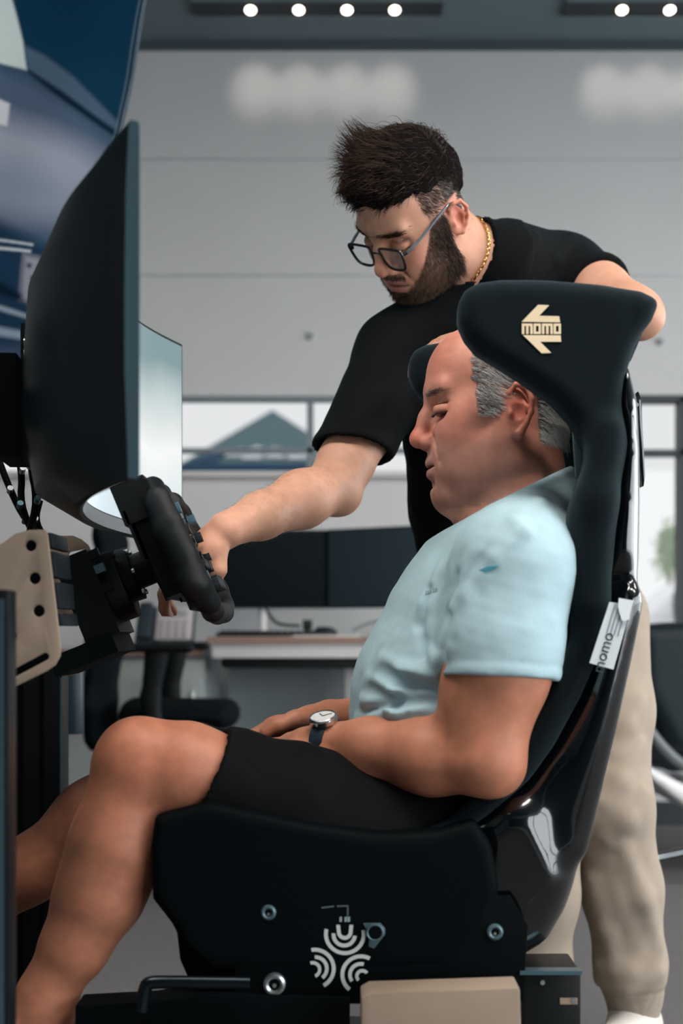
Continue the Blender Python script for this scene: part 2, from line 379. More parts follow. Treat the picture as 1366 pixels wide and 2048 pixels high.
for p_, lb in (((622, 672), 'small round grey sensor on the back wall left of the standing person'), ((1322, 683), 'small round grey sensor on the back wall above the tall window')):
    sn = empty('wall_sensor', Wp(*p_, WY), lb, 'sensor', 'wall sensors'); disc_cyl('cover', Wp(*p_, WY-.006), (0, 1, 0), .018, .012, m_wall2, sn, n=20, bevel=.003); disc_cyl('lens', Wp(*p_, WY-.014), (0, 1, 0), .009, .004, m_frame, sn, n=14)
# side, left and rear walls with the glazing the daylight comes from
wl = tag(box('wall_left', (XL-.1, YB, 0), (XL, WY+.2, CZ), mat('wall_left_grey', (96, 104, 108), rough=.8)), 'plain grey wall to the left of the simulator', 'wall', kind='structure')
wr = empty('wall_right', (XR, 0, 0), 'glazed right wall with dark posts', 'wall'); wr['kind'] = 'structure'
box('parapet', (XR, YB, 0), (XR+.12, WY+.2, .25), m_wall2, wr); box('lintel', (XR, YB, 2.75), (XR+.12, WY+.2, CZ), m_wall2, wr)
for y in np.linspace(YB, WY, 7): box('post', (XR-.02, y-.05, .25), (XR+.1, y+.05, 2.75), m_dark, wr)
box('rail', (XR-.01, YB, 1.98), (XR+.08, WY, 2.05), m_dark, wr)
wf = empty('wall_front', (0, YB, 0), 'glazed shopfront wall behind the viewer', 'wall'); wf['kind'] = 'structure'
box('parapet', (XL, YB-.12, 0), (XR, YB, .25), m_wall2, wf); box('lintel', (XL, YB-.12, 2.6), (XR, YB, CZ), m_wall2, wf); box('pier', (XL, YB-.12, .25), (2.6, YB, 2.6), mat('wall_dark', (58, 64, 68), rough=.7), wf)
for x in np.linspace(2.6, XR, 3): box('post', (x-.05, YB-.1, .25), (x+.05, YB+.02, 2.6), m_dark, wf)
portal('daylight_right', (XR+.05, (YB+WY)/2, 1.5), (0, math.pi/2, 0), 2.5, WY-YB)
portal('daylight_front', ((XR+2.6)/2, YB-.05, 1.42), (math.pi/2, 0, math.pi), XR-2.6, 2.35)
# downlights in dark ceiling channels
m_chan = mat('channel_dark', (30, 40, 46), rough=.6); m_lamp = mat('lamp_glow', (255, 244, 230), emit=(255, 240, 222), estr=9.0); m_trim = mat('lamp_trim', (150, 156, 158), rough=.4)
def channel(x0, x1, lamps, label):
    Yc = 5.66; z = CZ; k = Yc/FPX; X0, X1 = (x0-CX)*k, (x1-CX)*k
    r = empty('ceiling_light', ((X0+X1)/2, Yc, z), label, 'ceiling light', 'downlight channels in the ceiling')
    box('channel', (X0, Yc-.09, z-.012), (X1, Yc+.055, z-.0005), m_chan, r)
    for s_ in (-1, 1): box('channel_edge', (X0, Yc-.02+s_*.078-.006, z-.020), (X1, Yc-.02+s_*.078+.006, z-.0005), m_ceil, r)
    for lx in lamps:
        X = (lx-CX)*k; lp = disc_cyl('lamp', (X, Yc-.03, z-.022), (0, -.5, -1), .020, .006, m_lamp, r, n=24); ring('lamp_trim', (X, Yc-.03, z-.022), (0, -.5, -1), .022, .004, m_chan, lp)
        l = bpy.data.lights.new('downlight', 'SPOT'); l.energy = 2.3; l.spot_size = math.radians(40); l.spot_blend = 1.0; l.shadow_soft_size = .02; l.color = (1, .93, .86)
        o = bpy.data.objects.new('downlight', l); C.objects.link(o); o.location = (X, Yc-.03, z-.045); o.rotation_euler = (math.radians(68), 0, 0)
channel(385, 884, (502, 598, 694, 789), 'long dark ceiling channel with four glowing downlights over the desk')
channel(1126, 1640, (1241, 1336, 1431, 1526), 'dark ceiling channel with downlights nearer the right wall')
# ------------------------------------------------------------------ outside
gm_ = mat('asphalt', (196, 197, 198), rough=.9)
m_fill = mat('fill_glow', (255, 250, 244), emit=(255, 248, 240), estr=44.0)  # unseen glowing panels added overhead to light the figures
for i, (x, y) in enumerate(((-.85, 1.3), (2.3, .5), (.75, .7), (2.5, 2.3))):
    pn = empty('fill_panel', (x, y, CZ), ('added unseen fill light panel above the curved monitor', 'added unseen fill light panel nearest the right glazing, front one', 'added unseen fill light panel above the racing seat', 'added unseen fill light panel above the lounge chair side of the room')[i], 'ceiling light', 'added unseen fill panels')
    box('frame', (x-.62, y-.17, CZ-.03), (x+.62, y+.17, CZ-.001), m_trim, pn, bevel=.003); box('diffuser', (x-.6, y-.15, CZ-.033), (x+.6, y+.15, CZ-.028), m_fill, pn)
tag(box('ground_outside', (-60, -60, -.5), (70, 70, -.09), gm_), 'pale grey car park outside the windows', 'ground', kind='structure')
# canopy tent
TY = 19.0; ap = Wp(545, 820, TY); tent = empty('canopy_tent', (ap[0], TY, -.05), 'grey pyramid canopy tent seen through the window band', 'tent')
hw = 165*TY/FPX; ez = py2z(946, TY); m_t1 = mat('tent_cloth', (92, 116, 124), rough=.8); m_t2 = mat('tent_print', (212, 218, 222), rough=.8); m_t3 = mat('tent_blue', (38, 74, 104), rough=.8)
cs = [np.array([ap[0]+sx*hw, TY+sy*hw, ez]) for sx, sy in ((-1, -1), (1, -1), (1, 1), (-1, 1))]
for i in range(4):
    a, b = cs[i], cs[(i+1) % 4]; n = unit(np.cross(b-a, ap-a)); prism('roof_panel', [a, b, ap], -n*.02, m_t1, tent)
    prism('valance', [a, b, b-np.array([0, 0, .3]), a-np.array([0, 0, .3])], np.array([0, .02, 0]) if abs(b[0]-a[0]) > .1 else np.array([.02, 0, 0]), m_t3, tent)
    tube('pole', [a-np.array([0, 0, .02]), np.array([a[0], a[1], -.05])], .03, m_t3, tent, n=8)
a, b = cs[0], cs[1]; n = unit(np.cross(b-a, ap-a)); n = n if n[1] < 0 else -n
for u0, u1, v0, v1 in ((.22, .34, .10, .26), (.34, .46, .06, .30), (.48, .60, .08, .28), (.62, .72, .06, .24), (.72, .80, .08, .20)):
    q = lambda u, v: (a*(1-u)+b*u)*(1-v)+ap*v+n*.012
    prism('roof_print', [q(u0, v0), q(u1, v0), q(u1, v1*.8), q((u0+u1)/2, v1), q(u0, v1*.75)], n*.01, m_t2, tent)
q = lambda u, v: (a*(1-u)+b*u)*(1-v)+ap*v+n*.010
prism('roof_print', [q(.03, .02), q(.20, .02), q(.22, .22), q(.16, .26)], n*.01, m_t3, tent)
# parked car and shrubs beyond the tall window
def car(cx, cy, m_body, label):
    r = empty('parked_car', (cx, cy, -.05), label, 'car'); g = mat('car_glass', (60, 72, 80), rough=.1, spec=.6); ty = mat('car_tyre', (30, 32, 34), rough=.8)
    B = SDF(); B.slab([(cx-2.1, .22), (cx-2.15, .6), (cx-1.9, .82), (cx-1.0, .92), (cx+1.3, .95), (cx+2.1, .85), (cx+2.2, .5), (cx+2.1, .22)], cy-.85, cy+.85, .12, k=.1)
    V, F = B.nets((cx-2.4, cy-1, 0), (cx+2.4, cy+1, 1.2), .05); arr_mesh('car_body', V, F, m_body, r)
    G = SDF(); G.slab([(cx-1.15, .85), (cx-.5, 1.38), (cx+.7, 1.40), (cx+1.5, .9)], cy-.72, cy+.72, .12, k=.1); V, F = G.nets((cx-1.4, cy-.9, .7), (cx+1.7, cy+.9, 1.6), .05); arr_mesh('cabin', V, F, m_body, r)
    for sx in (-.33, .55): box('car_window', (cx+sx-.38, cy-.735, .96), (cx+sx+.36, cy-.715, 1.26), g, r, bevel=.01)
    for sx in (-1.35, 1.35):
        for sy in (-.8, .8): wl_ = disc_cyl('wheel', (cx+sx, cy+sy, .27), (0, 1, 0), .32, .2, ty, r, n=24, bevel=.03); disc_cyl('hub', (cx+sx, cy+sy*1.1, .27), (0, 1, 0), .18, .1, m_body, wl_, n=16)
car(4.5, 17.0, mat('car_white', (222, 222, 226), rough=.25, coat=.5), 'white parked car outside the tall window')
m_leaf = mat('tree_green', (168, 190, 140), rough=.8)
tr_ = empty('tree', (5.75, 25, -.09), 'small green tree far outside the tall window', 'tree'); pts = RNG.normal(size=(420, 3))*np.array([.10, .1, .20])+np.array([5.78, 25, 2.25])
d1 = RNG.normal(size=(420, 3)); d2 = RNG.normal(size=(420, 3)); d1 *= .10/np.linalg.norm(d1, axis=1, keepdims=True); d2 *= .06/np.linalg.norm(d2, axis=1, keepdims=True)
V = np.stack([pts-d1, pts+d2, pts+d1, pts-d2], 1).reshape(-1, 3); o = arr_mesh('foliage', V, np.arange(len(V)).reshape(-1, 4), m_leaf, tr_, smooth=False); o['kind'] = 'stuff'
tube('trunk', [(5.75, 25, -.09), (5.77, 25, 2.2)], [.06, .04], mat('bark', (110, 98, 86), rough=.9), tr_, n=8)
# ------------------------------------------------------------------ people: heads, hands
def head(S, R, t, sc=1.0, age=0, lean=False):
    """head in its own frame: x forward, y left, z up, origin midway between the ear holes"""
    S.frame(R, t, sc)
    S.el((.0, 0, .052), (.094, .0755, .083), k=0)
    S.el((.048, 0, .058), (.058, .060, .066), k=.03)
    S.el((.045, 0, -.01), (.052, .060, .06), k=.03)
    S.ch([(.05, 0, -.005), (.066, 0, -.07)], [.05, .042], k=.03)
    for sg in (-1, 1):
        S.rc((.02, sg*.060, .02), (.066, sg*.046, .0), .013, .017, k=.03)               # cheekbone
        S.el((.075, sg*.036, -.022), (.026, .024, .024), k=.02)                         # cheek
        S.ch([(.006, sg*.062, -.02), (.008, sg*.056, -.068), (.085, sg*.016, -.102)], [.012, .015, .014], k=.035)   # jaw
        S.el((.05, sg*.036, -.066), (.042, .028, .034), k=.03)
        S.rc((.098, sg*.012, .043), (.088, sg*.047, .043), .0115, .009, k=.018)         # brow ridge
    S.el((.086, 0, -.103), (.019, .022, .017), k=.022)                                  # chin
    S.el((.080, 0, -.058), (.031, .041, .034), k=.025)                                    # muzzle
    for sg in (-1, 1):
        S.el((.113, sg*.038, .013), (.029, .025, .0150), k=.012, sub=True)              # eye socket
        S.el((.0870, sg*.0355, .0125), (.0180, .0170, .0130), k=.004)                   # lidded eye
        S.el((.0885, sg*.0365, .0070), (.0185, .0178, .0011), k=.002, sub=True)         # lid line
        S.el((.0885, sg*.0370, .0205), (.0165, .0160, .0010), k=.003, sub=True)
        S.rc((.100, sg*.022, -.004), (.088, sg*.046, .002), .0015, .0012, k=.010, sub=True)   # bag under the eye           # lid fold
    S.ch([(.100, 0, .032), (.112, 0, .008), (.1235, 0, -.017)], [.0085, .0090, .0115], k=.012)   # nose
    S.el((.1245, 0, -.0225), (.0128, .0125, .0118), k=.008)
    for sg in (-1, 1):
        S.el((.1115, sg*.0145, -.0285), (.0125, .0075, .0088), k=.007)
        S.el((.1175, sg*.0078, -.0385), (.0068, .0036, .0042), k=.003, sub=True)
        S.rc((.1045, sg*.0250, -.024), (.0975, sg*.0385, -.060), .0016, .0006, k=.010, sub=True)   # smile fold
    S.el((.1075, 0, -.0555), (.0098, .0245, .0076), k=.006)
    S.el((.1065, 0, -.0725), (.0102, .0225, .0074), k=.006)
    S.el((.1125, 0, -.0637), (.0165, .0285, .0016), k=.0025, sub=True)
    for sg in (-1, 1): S.el((.0985, sg*.0280, -.0650), (.006, .004, .0025), k=.006, sub=True)
    S.el((.108, 0, -.0865), (.006, .016, .005), k=.012, sub=True)                       # fold above the chin
    for sg in (-1, 1):                                                                 # ears
        y = sg*.0745; e = age*.004
        tl = lambda x, z, out: (-.008+x, y+sg*out, -.003+z*.94)
        S.el(tl(.002, .0, .004), (.0175, .006, .028+e), k=.008)
        S.ch([tl(.012, .012, .004), tl(.012, .027, .008), tl(.002, .034+e, .012), tl(-.011, .030+e, .016), tl(-.017, .014, .018), tl(-.0155, -.004, .015), tl(-.009, -.018, .011), tl(.001, -.028-e, .006), tl(.0085, -.026-e, .003)],
             [.0030, .0032, .0034, .0036, .0036, .0034, .0036, .0056, .0044], k=.003)
        S.ch([tl(-.004, .020, .010), tl(-.0095, .004, .012), tl(-.003, -.012, .010)], [.0028, .003, .003], k=.004)
        S.el(tl(.003, -.002, .0115), (.0085, .006, .0115), k=.004, sub=True)
        S.el(tl(-.002, .018, .0150), (.0085, .005, .008), k=.004, sub=True)
        S.el(tl(.0125, -.003, .007), (.0035, .0045, .006), k=.004)
    S.frame()

def hand(S, wrist, R, sc=1.0, side=1, curl=None, thumb=None, spread=0.0):
    """x along the fingers, y to the thumb (side=+1) or mirrored, z out of the back of the hand"""
    S.frame(R, wrist, sc); sy = side
    S.rc((-.01, 0, 0), (.02, 0, 0), .024, .024, k=.012, side=(0, 1, 0), fa=1.2, fb=1.35)
    S.rc((.018, .004*sy, 0), (.082, 0, .002), .0185, .0130, k=.015, side=(0, 1, 0), fa=1.75, fb=3.0)
    S.el((.034, .026*sy, -.008), (.030, .016, .016), k=.015)
    curl = curl or [(.5, .8, .5)]*4
    for i, (y, L, r) in enumerate(((.031, .074, .0095), (.0105, .082, .0098), (-.010, .076, .0093), (-.0295, .060, .0084))):
        p = np.array([.086 if i != 3 else .078, y*sy, .001]); a = 0.0; az = spread*(1.2-i)*sy; pts = [p.copy()-np.array([.012, 0, 0])]; pts.append(p.copy())
        for q, fr in enumerate((.48, .30, .22)):
            a += curl[i][q]; p = p+L*fr*np.array([math.cos(a)*math.cos(az), math.sin(az), -math.sin(a)]); pts.append(p.copy())
        rs = [r*1.05, r*1.02, r*.98, r*.88, r*.74]
        S.rc(pts[0], pts[1], rs[0], rs[1], k=.010)
        for q in range(1, 4): S.rc(pts[q], pts[q+1], rs[q], rs[q+1], k=.003)
    th = thumb or [(.022, .032, -.006), (.050, .052, -.016), (.078, .060, -.020), (.100, .060, -.022)]
    th = [(a, b*sy, c) for a, b, c in th]
    S.ch(th, [.0145, .0125, .0108, .0088], k=.006)
    S.frame()

def axes(f, up):
    """columns forward, left, up"""
    f = unit(f); l = unit(np.cross(up, f)); return np.stack([f, l, np.cross(f, l)], 1)
def local(P, R, t, sc=1.0): return ((P-np.asarray(t)) @ R)/sc
def mixc(c, c2, w): w = np.clip(w, 0, 1)[:, None]; return c*(1-w)+np.asarray(c2)*w
def blob(Q, c, r): return np.exp(-(((Q-np.asarray(c))/np.asarray(r))**2).sum(1))
def sstep(a, b, x): t = np.clip((x-a)/(b-a), 0, 1); return t*t*(3-2*t)
def vnoise(P, sc, seed=0):
    r = np.random.default_rng(seed); out = np.zeros(len(P))
    for i in range(6):
        k = r.normal(size=3); k /= np.linalg.norm(k); out += np.sin(P @ k*sc*(1+.35*i)+r.uniform(0, 6.28))
    return out/6
def sample(V, F, n, wfun, rng):
    """random points on a mesh, density by wfun(points)"""
    cen = V[F].mean(1); a = V[F[:, 0]]; ar = np.linalg.norm(np.cross(V[F[:, 2]]-a, V[F[:, 3]]-V[F[:, 1]]), axis=1); nr = np.cross(V[F[:, 2]]-a, V[F[:, 3]]-V[F[:, 1]])
    nr /= np.linalg.norm(nr, axis=1, keepdims=True)+1e-12
    wt = ar*wfun(cen); wt /= wt.sum(); i = rng.choice(len(F), n, p=wt); u = rng.random((n, 1)); v = rng.random((n, 1)); q = V[F[i]]
    return (q[:, 0]*(1-u)+q[:, 1]*u)*(1-v)+(q[:, 3]*(1-u)+q[:, 2]*u)*v, nr[i]
def grow(root, nrm, flow, length, lift, seg, rng, jit=.25, fall=0.0, bend=.6, cen=None, pull=0.0):
    n = len(root); d = nrm*lift+flow+rng.normal(size=(n, 3))*jit; d /= np.linalg.norm(d, axis=1, keepdims=True); p = root.copy(); out = [p]
    st = (np.asarray(length)/seg)[:, None]
    for _ in range(seg):
        p = p+d*st; out.append(p); d = d*(1-bend*.5)+flow*bend*.5+(0 if cen is None else (cen-p)/np.linalg.norm(cen-p, axis=1, keepdims=True)*np.asarray(pull))+np.array([0, 0, -fall])+rng.normal(size=(n, 3))*jit*.25; d /= np.linalg.norm(d, axis=1, keepdims=True)
    return np.stack(out, 1)
# ------------------------------------------------------------------ the seated driver
skin_tan = mat('skin_tan', rough=.48, spec=.4, sss=.12, attr='Col', noise=.10, nscale=55, bump=.12, bscale=420)
YM = 2.05
def seated():
    root = empty('person', Wp(900, 1900, YM), 'seated person in light blue T-shirt and black shorts in the racing seat', 'person', 'people at the driving simulator')
    HR = axes((-1, -.02, -.075), (0, 0, 1)); HT = Wp(1010, 836, YM)
    S = SDF()
    head(S, HR, HT, 1.015, age=1)
    S.frame(HR, HT, 1.015)
    S.el((.060, 0, -.112), (.040, .040, .026), k=.025)                  # soft under the chin
    for sg in (-1, 1): S.el((.040, sg*.046, -.078), (.040, .022, .032), k=.02)
    S.frame()
    S.ch([Wp(1045, 860, YM), Wp(1035, 960, YM), Wp(1055, 1060, YM)], [.056, .062, .085], k=.03)
    S.rc(Wp(975, 985, YM), Wp(1000, 1040, YM), .045, .06, k=.03)
    S.rc(Wp(1000, 885, YM-.06), Wp(960, 1030, YM-.02), .012, .012, k=.03)  # neck muscle
    # trunk, hidden by the shirt
    S.ch([Wp(1040, 1100, YM), Wp(990, 1250, YM), Wp(935, 1430, YM), Wp(900, 1700, YM)], [.075, .10, .11, .11], k=.04, side=(0, 1, 0), fs=[1.7, 1.45, 1.35, 1.3])
    arms = {}
    for sg in (-1, 1):
        dy = lambda v: YM+sg*v
        if sg < 0: sh, el, wr = Wp(1026, 1135, dy(.205)), Wp(972, 1516, dy(.225)), Wp(650, 1484, dy(.095))
        else: sh, el, wr = Wp(1020, 1135, dy(.205)), Wp(945, 1440, dy(.225)), Wp(660, 1437, dy(.10))
        S.rc(sh, sh*.45+el*.55, .064, .065, k=.03); S.rc(sh*.45+el*.55, el, .065, .046, k=.02)
        m1 = el*.68+wr*.32; m2 = el*.3+wr*.7
        S.ch([el, m1+np.array([0, 0, -.004]), m2, wr], [.046, .050, .037, .0275], k=.02)
        S.el(el+np.array([.012, -.004*sg, -.012]), (.034, .03, .034), k=.02)
        S.el(el*.72+sh*.28+np.array([-.03, 0, -.0]), (.038, .04, .05), k=.03)
        arms[sg] = (sh, el, wr)
    for sg in (-1, 1):
        sh, el, wr = arms[sg]
        f = unit(np.array([-.93, -.30*sg, -.30 if sg < 0 else -.25])); bk = unit(np.array([-.15, .55*sg*-1*-1, .85]) if sg > 0 else np.array([-.2, -.45, .9]))
        z = unit(bk-f*np.dot(bk, f)); y = np.cross(z, f); R = np.stack([f, y, z], 1)
        # thumb points to the body's midline/forward side: near (left) hand thumb is on the far side
        side = 1 if sg > 0 else -1
        hand(S, wr+f*.012, R, 1.0, side=side if True else 1, curl=[(.25, .35, .2), (.3, .4, .25), (.35, .45, .25), (.4, .5, .3)], thumb=[(.022, .030, -.004), (.052, .046, -.008), (.080, .048, -.012), (.100, .042, -.016)])
    # legs
    kn = Wp(300, 1534, 1.875); hip = Wp(900, 1735, 1.95); an = Wp(95, 1985, 1.86)
    S.ch([hip, hip*.45+kn*.55, Wp(370, 1540, 1.878), kn], [.090, .078, .058, .055], k=.03)
    S.el(Wp(268, 1512, 1.872), (.048, .05, .05), k=.03)
    S.el(Wp(345, 1582, 1.885), (.050, .048, .036), k=.03)
    S.ch([Wp(262, 1555, 1.875), Wp(232, 1690, 1.868), Wp(200, 1790, 1.865), Wp(150, 1890, 1.862), an, Wp(80, 2040, 1.86)], [.048, .056, .052, .040, .032, .034], k=.03)
    S.el(Wp(262, 1690, 1.872), (.036, .042, .075), k=.03, rot=np.array(Matrix.Rotation(.25, 3, 'Y')))
    S.ch([Wp(225, 1600, 1.86), Wp(150, 1800, 1.858)], [.022, .018], k=.03)
    S.rc(Wp(85, 2030, 1.86), Wp(-10, 2105, 1.855), .034, .028, k=.03)
    kf = Wp(330, 1530, 2.19); af = Wp(-120, 1880, 2.15); hf = Wp(880, 1735, 2.15)
    S.ch([hf, hf*.45+kf*.55, kf], [.095, .08, .058], k=.03)
    S.ch([kf, kf*.68+af*.32, kf*.4+af*.6, af], [.052, .058, .046, .034], k=.03)
    S.el(kf*.72+af*.28+np.array([.02, 0, -.03]), (.075, .045, .042), k=.03, rot=np.array(Matrix.Rotation(-.65, 3, 'Y')))
    S.rc(af, af+np.array([-.05, 0, -.03]), .034, .03, k=.03)

    def region(Pc):
        Q = local(Pc, HR, HT, 1.015); x, y, z = Q.T; ay = np.abs(y)
        hl = .052+.0*z                                                     # hairline: x in front of which skin shows
        front = .004*vnoise(Pc, 300, 77)+np.where(z > .05, .050-.35*np.maximum(z-.105, 0), np.where(z > .0, .050-.1*(.05-z), .03))
        side = (x < front) & (z > .004+.0*x)
        burn = (x > .020) & (x < .048) & (z > -.004) & (z <= .03)
        back = (x < -.022) & (z > -.045+.25*(x+.022)*0) & (z > -.062)
        ear = (np.abs(x+.010) < .027) & (z < .036) & (ay > .055)
        return (((side & (x > -.03)) | burn | back) & ~ear & (z < .2) & (z > -.07)).astype(float)
    base = lin((176, 116, 90))
    def col(V):
        c = np.tile(base, (len(V), 1)); Q = local(V, HR, HT, 1.015); near = (np.abs(Q) < .2).all(1)
        hd = (Q[:, 2] > -.14) & near
        c[hd] = mixc(c[hd], lin((196, 134, 114)), np.ones(hd.sum()))
        q = Q.copy()
        for sg in (-1, 1):
            c = mixc(c, lin((192, 108, 92)), .5*near*blob(q, (.075, sg*.045, -.012), (.04, .03, .03)))
            c = mixc(c, lin((188, 92, 70)), .7*near*blob(q, (-.012, sg*.085, .005), (.028, .03, .04)))
            c = mixc(c, lin((134, 78, 66)), .5*near*blob(q, (.094, sg*.036, .000), (.02, .018, .007)))
            c = mixc(c, lin((66, 44, 40)), .9*near*blob(q, (.100, sg*.040, .0068), (.018, .018, .0016)))
            c = mixc(c, lin((120, 92, 82)), .5*near*blob(q, (.104, sg*.034, .0365), (.02, .022, .0045)))
        c = mixc(c, lin((192, 96, 80)), .7*near*blob(q, (.13, 0, -.02), (.025, .025, .022)))
        c = mixc(c, lin((150, 76, 72)), .85*near*blob(q, (.112, 0, -.0590), (.014, .026, .0040)))
        c = mixc(c, lin((166, 84, 78)), .85*near*blob(q, (.112, 0, -.0705), (.014, .024, .0060)))
        c = mixc(c, lin((60, 28, 26)), .9*near*blob(q, (.117, 0, -.0640), (.02, .022, .0018)))
        hr_ = near*region(V); c = mixc(c, lin((122, 108, 102)), .8*hr_)
        stub = sstep(-.025, -.05, q[:, 2])*sstep(-.02, .03, q[:, 0])*near*(q[:, 2] > -.125)
        c = mixc(c, lin((132, 98, 88)), .45*stub)
        c = mixc(c, lin((196, 110, 90)), .45*near*blob(q, (.08, 0, .085), (.05, .06, .04)))
        kn_ = V-Wp(300, 1500, 1.86); c = mixc(c, lin((184, 104, 76)), .4*np.exp(-(kn_**2).sum(1)/.08**2))
        leg = sstep(.75, .55, V[:, 2])*(V[:, 0] < -.1); c = mixc(c, lin((150, 98, 76)), .55*leg)
        c = c*(1+.05*vnoise(V, 260, 3)[:, None]+.05*vnoise(V, 90, 4)[:, None])
        return np.clip(c, 0, 1)
    hz = HT[2]-.135
    regs = [((.06, 1.9, hz), (.40, 2.2, 1.30), .0019),
            ((-.80, 1.72, .20), (.40, 2.36, hz), .0042)]
    S.mesh('body', skin_tan, root, regions=regs, col=col)

    # ---- T-shirt
    T = SDF()
    T.ch([Wp(1042, 1095, YM), Wp(1005, 1150, YM), Wp(968, 1250, YM), Wp(950, 1325, YM), Wp(905, 1400, YM), Wp(880, 1500, YM)],
         [.070, .106, .130, .133, .138, .130], k=.04, side=(0, 1, 0), fs=[2.0, 1.70, 1.45, 1.42, 1.40, 1.4])
    T.ch([Wp(1056, 925, YM), Wp(1048, 1000, YM), Wp(1052, 1080, YM)], [.056, .064, .085], k=.04, side=(0, 1, 0), fs=[1.1, 1.2, 1.6])
    T.rc(Wp(985, 1045, YM), Wp(985, 1130, YM), .040, .075, k=.04, side=(0, 1, 0), fa=1.2, fb=1.5)
    for sg in (-1, 1):
        T.rc(Wp(1066, 1045, YM), arms[sg][0]+np.array([.004, -.01*sg, .004]), .058, .070, k=.05)
    for sg in (-1, 1):
        sh, el, wr = arms[sg]; d = el-sh; A = SDF(); A.rc(sh, sh+d*.40, .078, .0765, k=.02); A.rc(sh+d*.40, sh+d*.8, .0765, .074, k=.02)
        hc = sh+d*.585; hn = unit(unit(d)+np.array([.10, 0, -.06])); I = SDF(); I.rc(sh+d*.48, sh+d*.9, .060, .070, k=0)
        def sl(P, A=A, I=I, hc=hc, hn=hn):
            pl = (P-hc) @ hn; dd = A.ev(P); hem = np.abs(pl+.017); dd = dd+.0012*np.clip(1-hem/.003, 0, 1)
            dd = dd-.0022*np.exp(-((pl+.004)/.012)**2)
            return np.maximum(np.maximum(dd, pl), -I.ev(P))
        T.add(sl, sh+d*.3, .26, .025)
    T2 = SDF(); T2.ops = list(T.ops)
    def on(pts, off=0.0):
        out = []
        for p in pts:
            h_ = T2.hit(*p); out.append(h_ if h_ is not None else Wp(p[0], p[1], YM-.1))
        return out
    ridges = [([(1085, 1000), (1030, 1045), (965, 1100)], .006), ([(1095, 1030), (1050, 1062), (985, 1115)], .005),
              ([(945, 1110), (908, 1200), (900, 1290)], .011), ([(880, 1140), (850, 1210), (845, 1260)], .009), ([(985, 1120), (935, 1190), (915, 1260)], .009), ([(850, 1300), (880, 1330), (895, 1310)], .008),
              ([(762, 1318), (800, 1352), (880, 1362)], .017), ([(735, 1356), (790, 1385), (880, 1388)], .014), ([(724, 1400), (790, 1415), (870, 1385)], .010), ([(712, 1440), (780, 1420), (850, 1405)], .006)]
    for pts, r in ridges:
        q = on(pts); q = [p-n_*r*.55 for p, n_ in zip(q, T2.grad(np.array(q)))]; T.ch(q, [r*.6, r, r*.6], k=.014)
    grooves = [([(915, 1150), (893, 1230), (885, 1330)], .008), ([(860, 1180), (840, 1250), (850, 1310)], .005),
               ([(765, 1340), (820, 1372), (890, 1375)], .011), ([(740, 1378), (800, 1402), (880, 1402)], .006), ([(725, 1425), (790, 1405), (860, 1398)], .004), ([(900, 1240), (880, 1330), (895, 1370)], .007)]
    for pts, r in grooves:
        q = on(pts); q = [p+n_*r*.45 for p, n_ in zip(q, T2.grad(np.array(q)))]; T.ch(q, [r*.6, r, r*.6], k=.012, sub=True)
    nk_c = (Wp(940, 1037, YM)+Wp(1117, 944, YM))/2; nk_n = unit(np.array([-.46, 0, .89]))              # neck opening
    def post(P, d):
        d = d+.0014*vnoise(P, 60, 8)+.0006*vnoise(P, 140, 9)
        pl = (P-nk_c) @ nk_n; q = (P-nk_c)-pl[:, None]*nk_n; rr = np.linalg.norm(q, axis=1)
        d = d-.0022*np.exp(-((pl+.006)/.006)**2)*(rr < .12)
        d = np.where(rr < .15, smax(d, pl, .003), d)
        return np.maximum(d, (P @ np.array([0, 0, -1.])+Wp(0, 1512, YM)[2]))
    T.post.append(post)
    blue = mat('tshirt_blue', (160, 186, 194), rough=.85, spec=.2, sheen=.15, noise=.03, nscale=300, weave=.08, bscale=900)
    sh_o = T.mesh('t_shirt', blue, root, regions=[((-.02, 1.74, .60), (.36, 2.36, 1.08), .0036)])
    # small stitched marks on the chest and shoulder
    mk = mat('shirt_mark_teal', (70, 140, 160), rough=.8); mg = mat('shirt_mark_grey', (128, 150, 158), rough=.8)
    def mark(name, quad, m):
        q = [T.hit(*p) for p in quad]
        if any(v is None for v in q): return
        n = unit(np.cross(q[1]-q[0], q[2]-q[0])); n = n if n[1] < 0 else -n
        prism(name, [v+n*.0004 for v in q], n*.0006, m, sh_o)
    mark('woven_mark', [(958, 1140), (975, 1132), (997, 1130), (990, 1137), (970, 1144)], mk)
    for i, x in enumerate((851, 856, 861, 866, 871)): mark('chest_print', [(x, 1190-(x-851)*.3), (x+3.4, 1189-(x-851)*.3), (x+3.4, 1182-(x-851)*.3), (x, 1183-(x-851)*.3)], mg)

    # ---- shorts
    P_ = SDF()
    P_.ch([Wp(905, 1640, YM), Wp(880, 1730, YM)], [.125, .115], k=.05, side=(0, 1, 0), fs=[1.4, 1.5])
    hemn = unit(Wp(395, 1540, 1.88)-hip+np.array([0, 0, .02])); hemc = Wp(421, 1535, 1.88)
    for h0, k0, e0 in ((hip, kn, Wp(360, 1538, 1.878)), (hf, kf, Wp(385, 1538, 2.19))):
        A = SDF(); A.ch([h0, h0*.5+k0*.5+np.array([0, 0, .004]), e0], [.108, .092, .074], k=.02); I = SDF(); I.rc(h0*.35+k0*.65, e0+(e0-h0)*.1, .070, .068, k=0)
        def lg(P, A=A, I=I): return np.maximum(np.maximum(A.ev(P), (P-hemc) @ hemn), -I.ev(P))
        P_.add(lg, (h0+e0)/2, .33, .04)
    P_.post.append(lambda P, d: d+.003*vnoise(P, 45, 21)+.0012*vnoise(P, 110, 22))
    P_.mesh('shorts', mat('shorts_black', (9, 10, 12), rough=.85, spec=.12, noise=.25, nscale=18, weave=.1, bscale=700), root, h=.005)

    # ---- hair: grey, short at the sides, receding
    rng = np.random.default_rng(3)
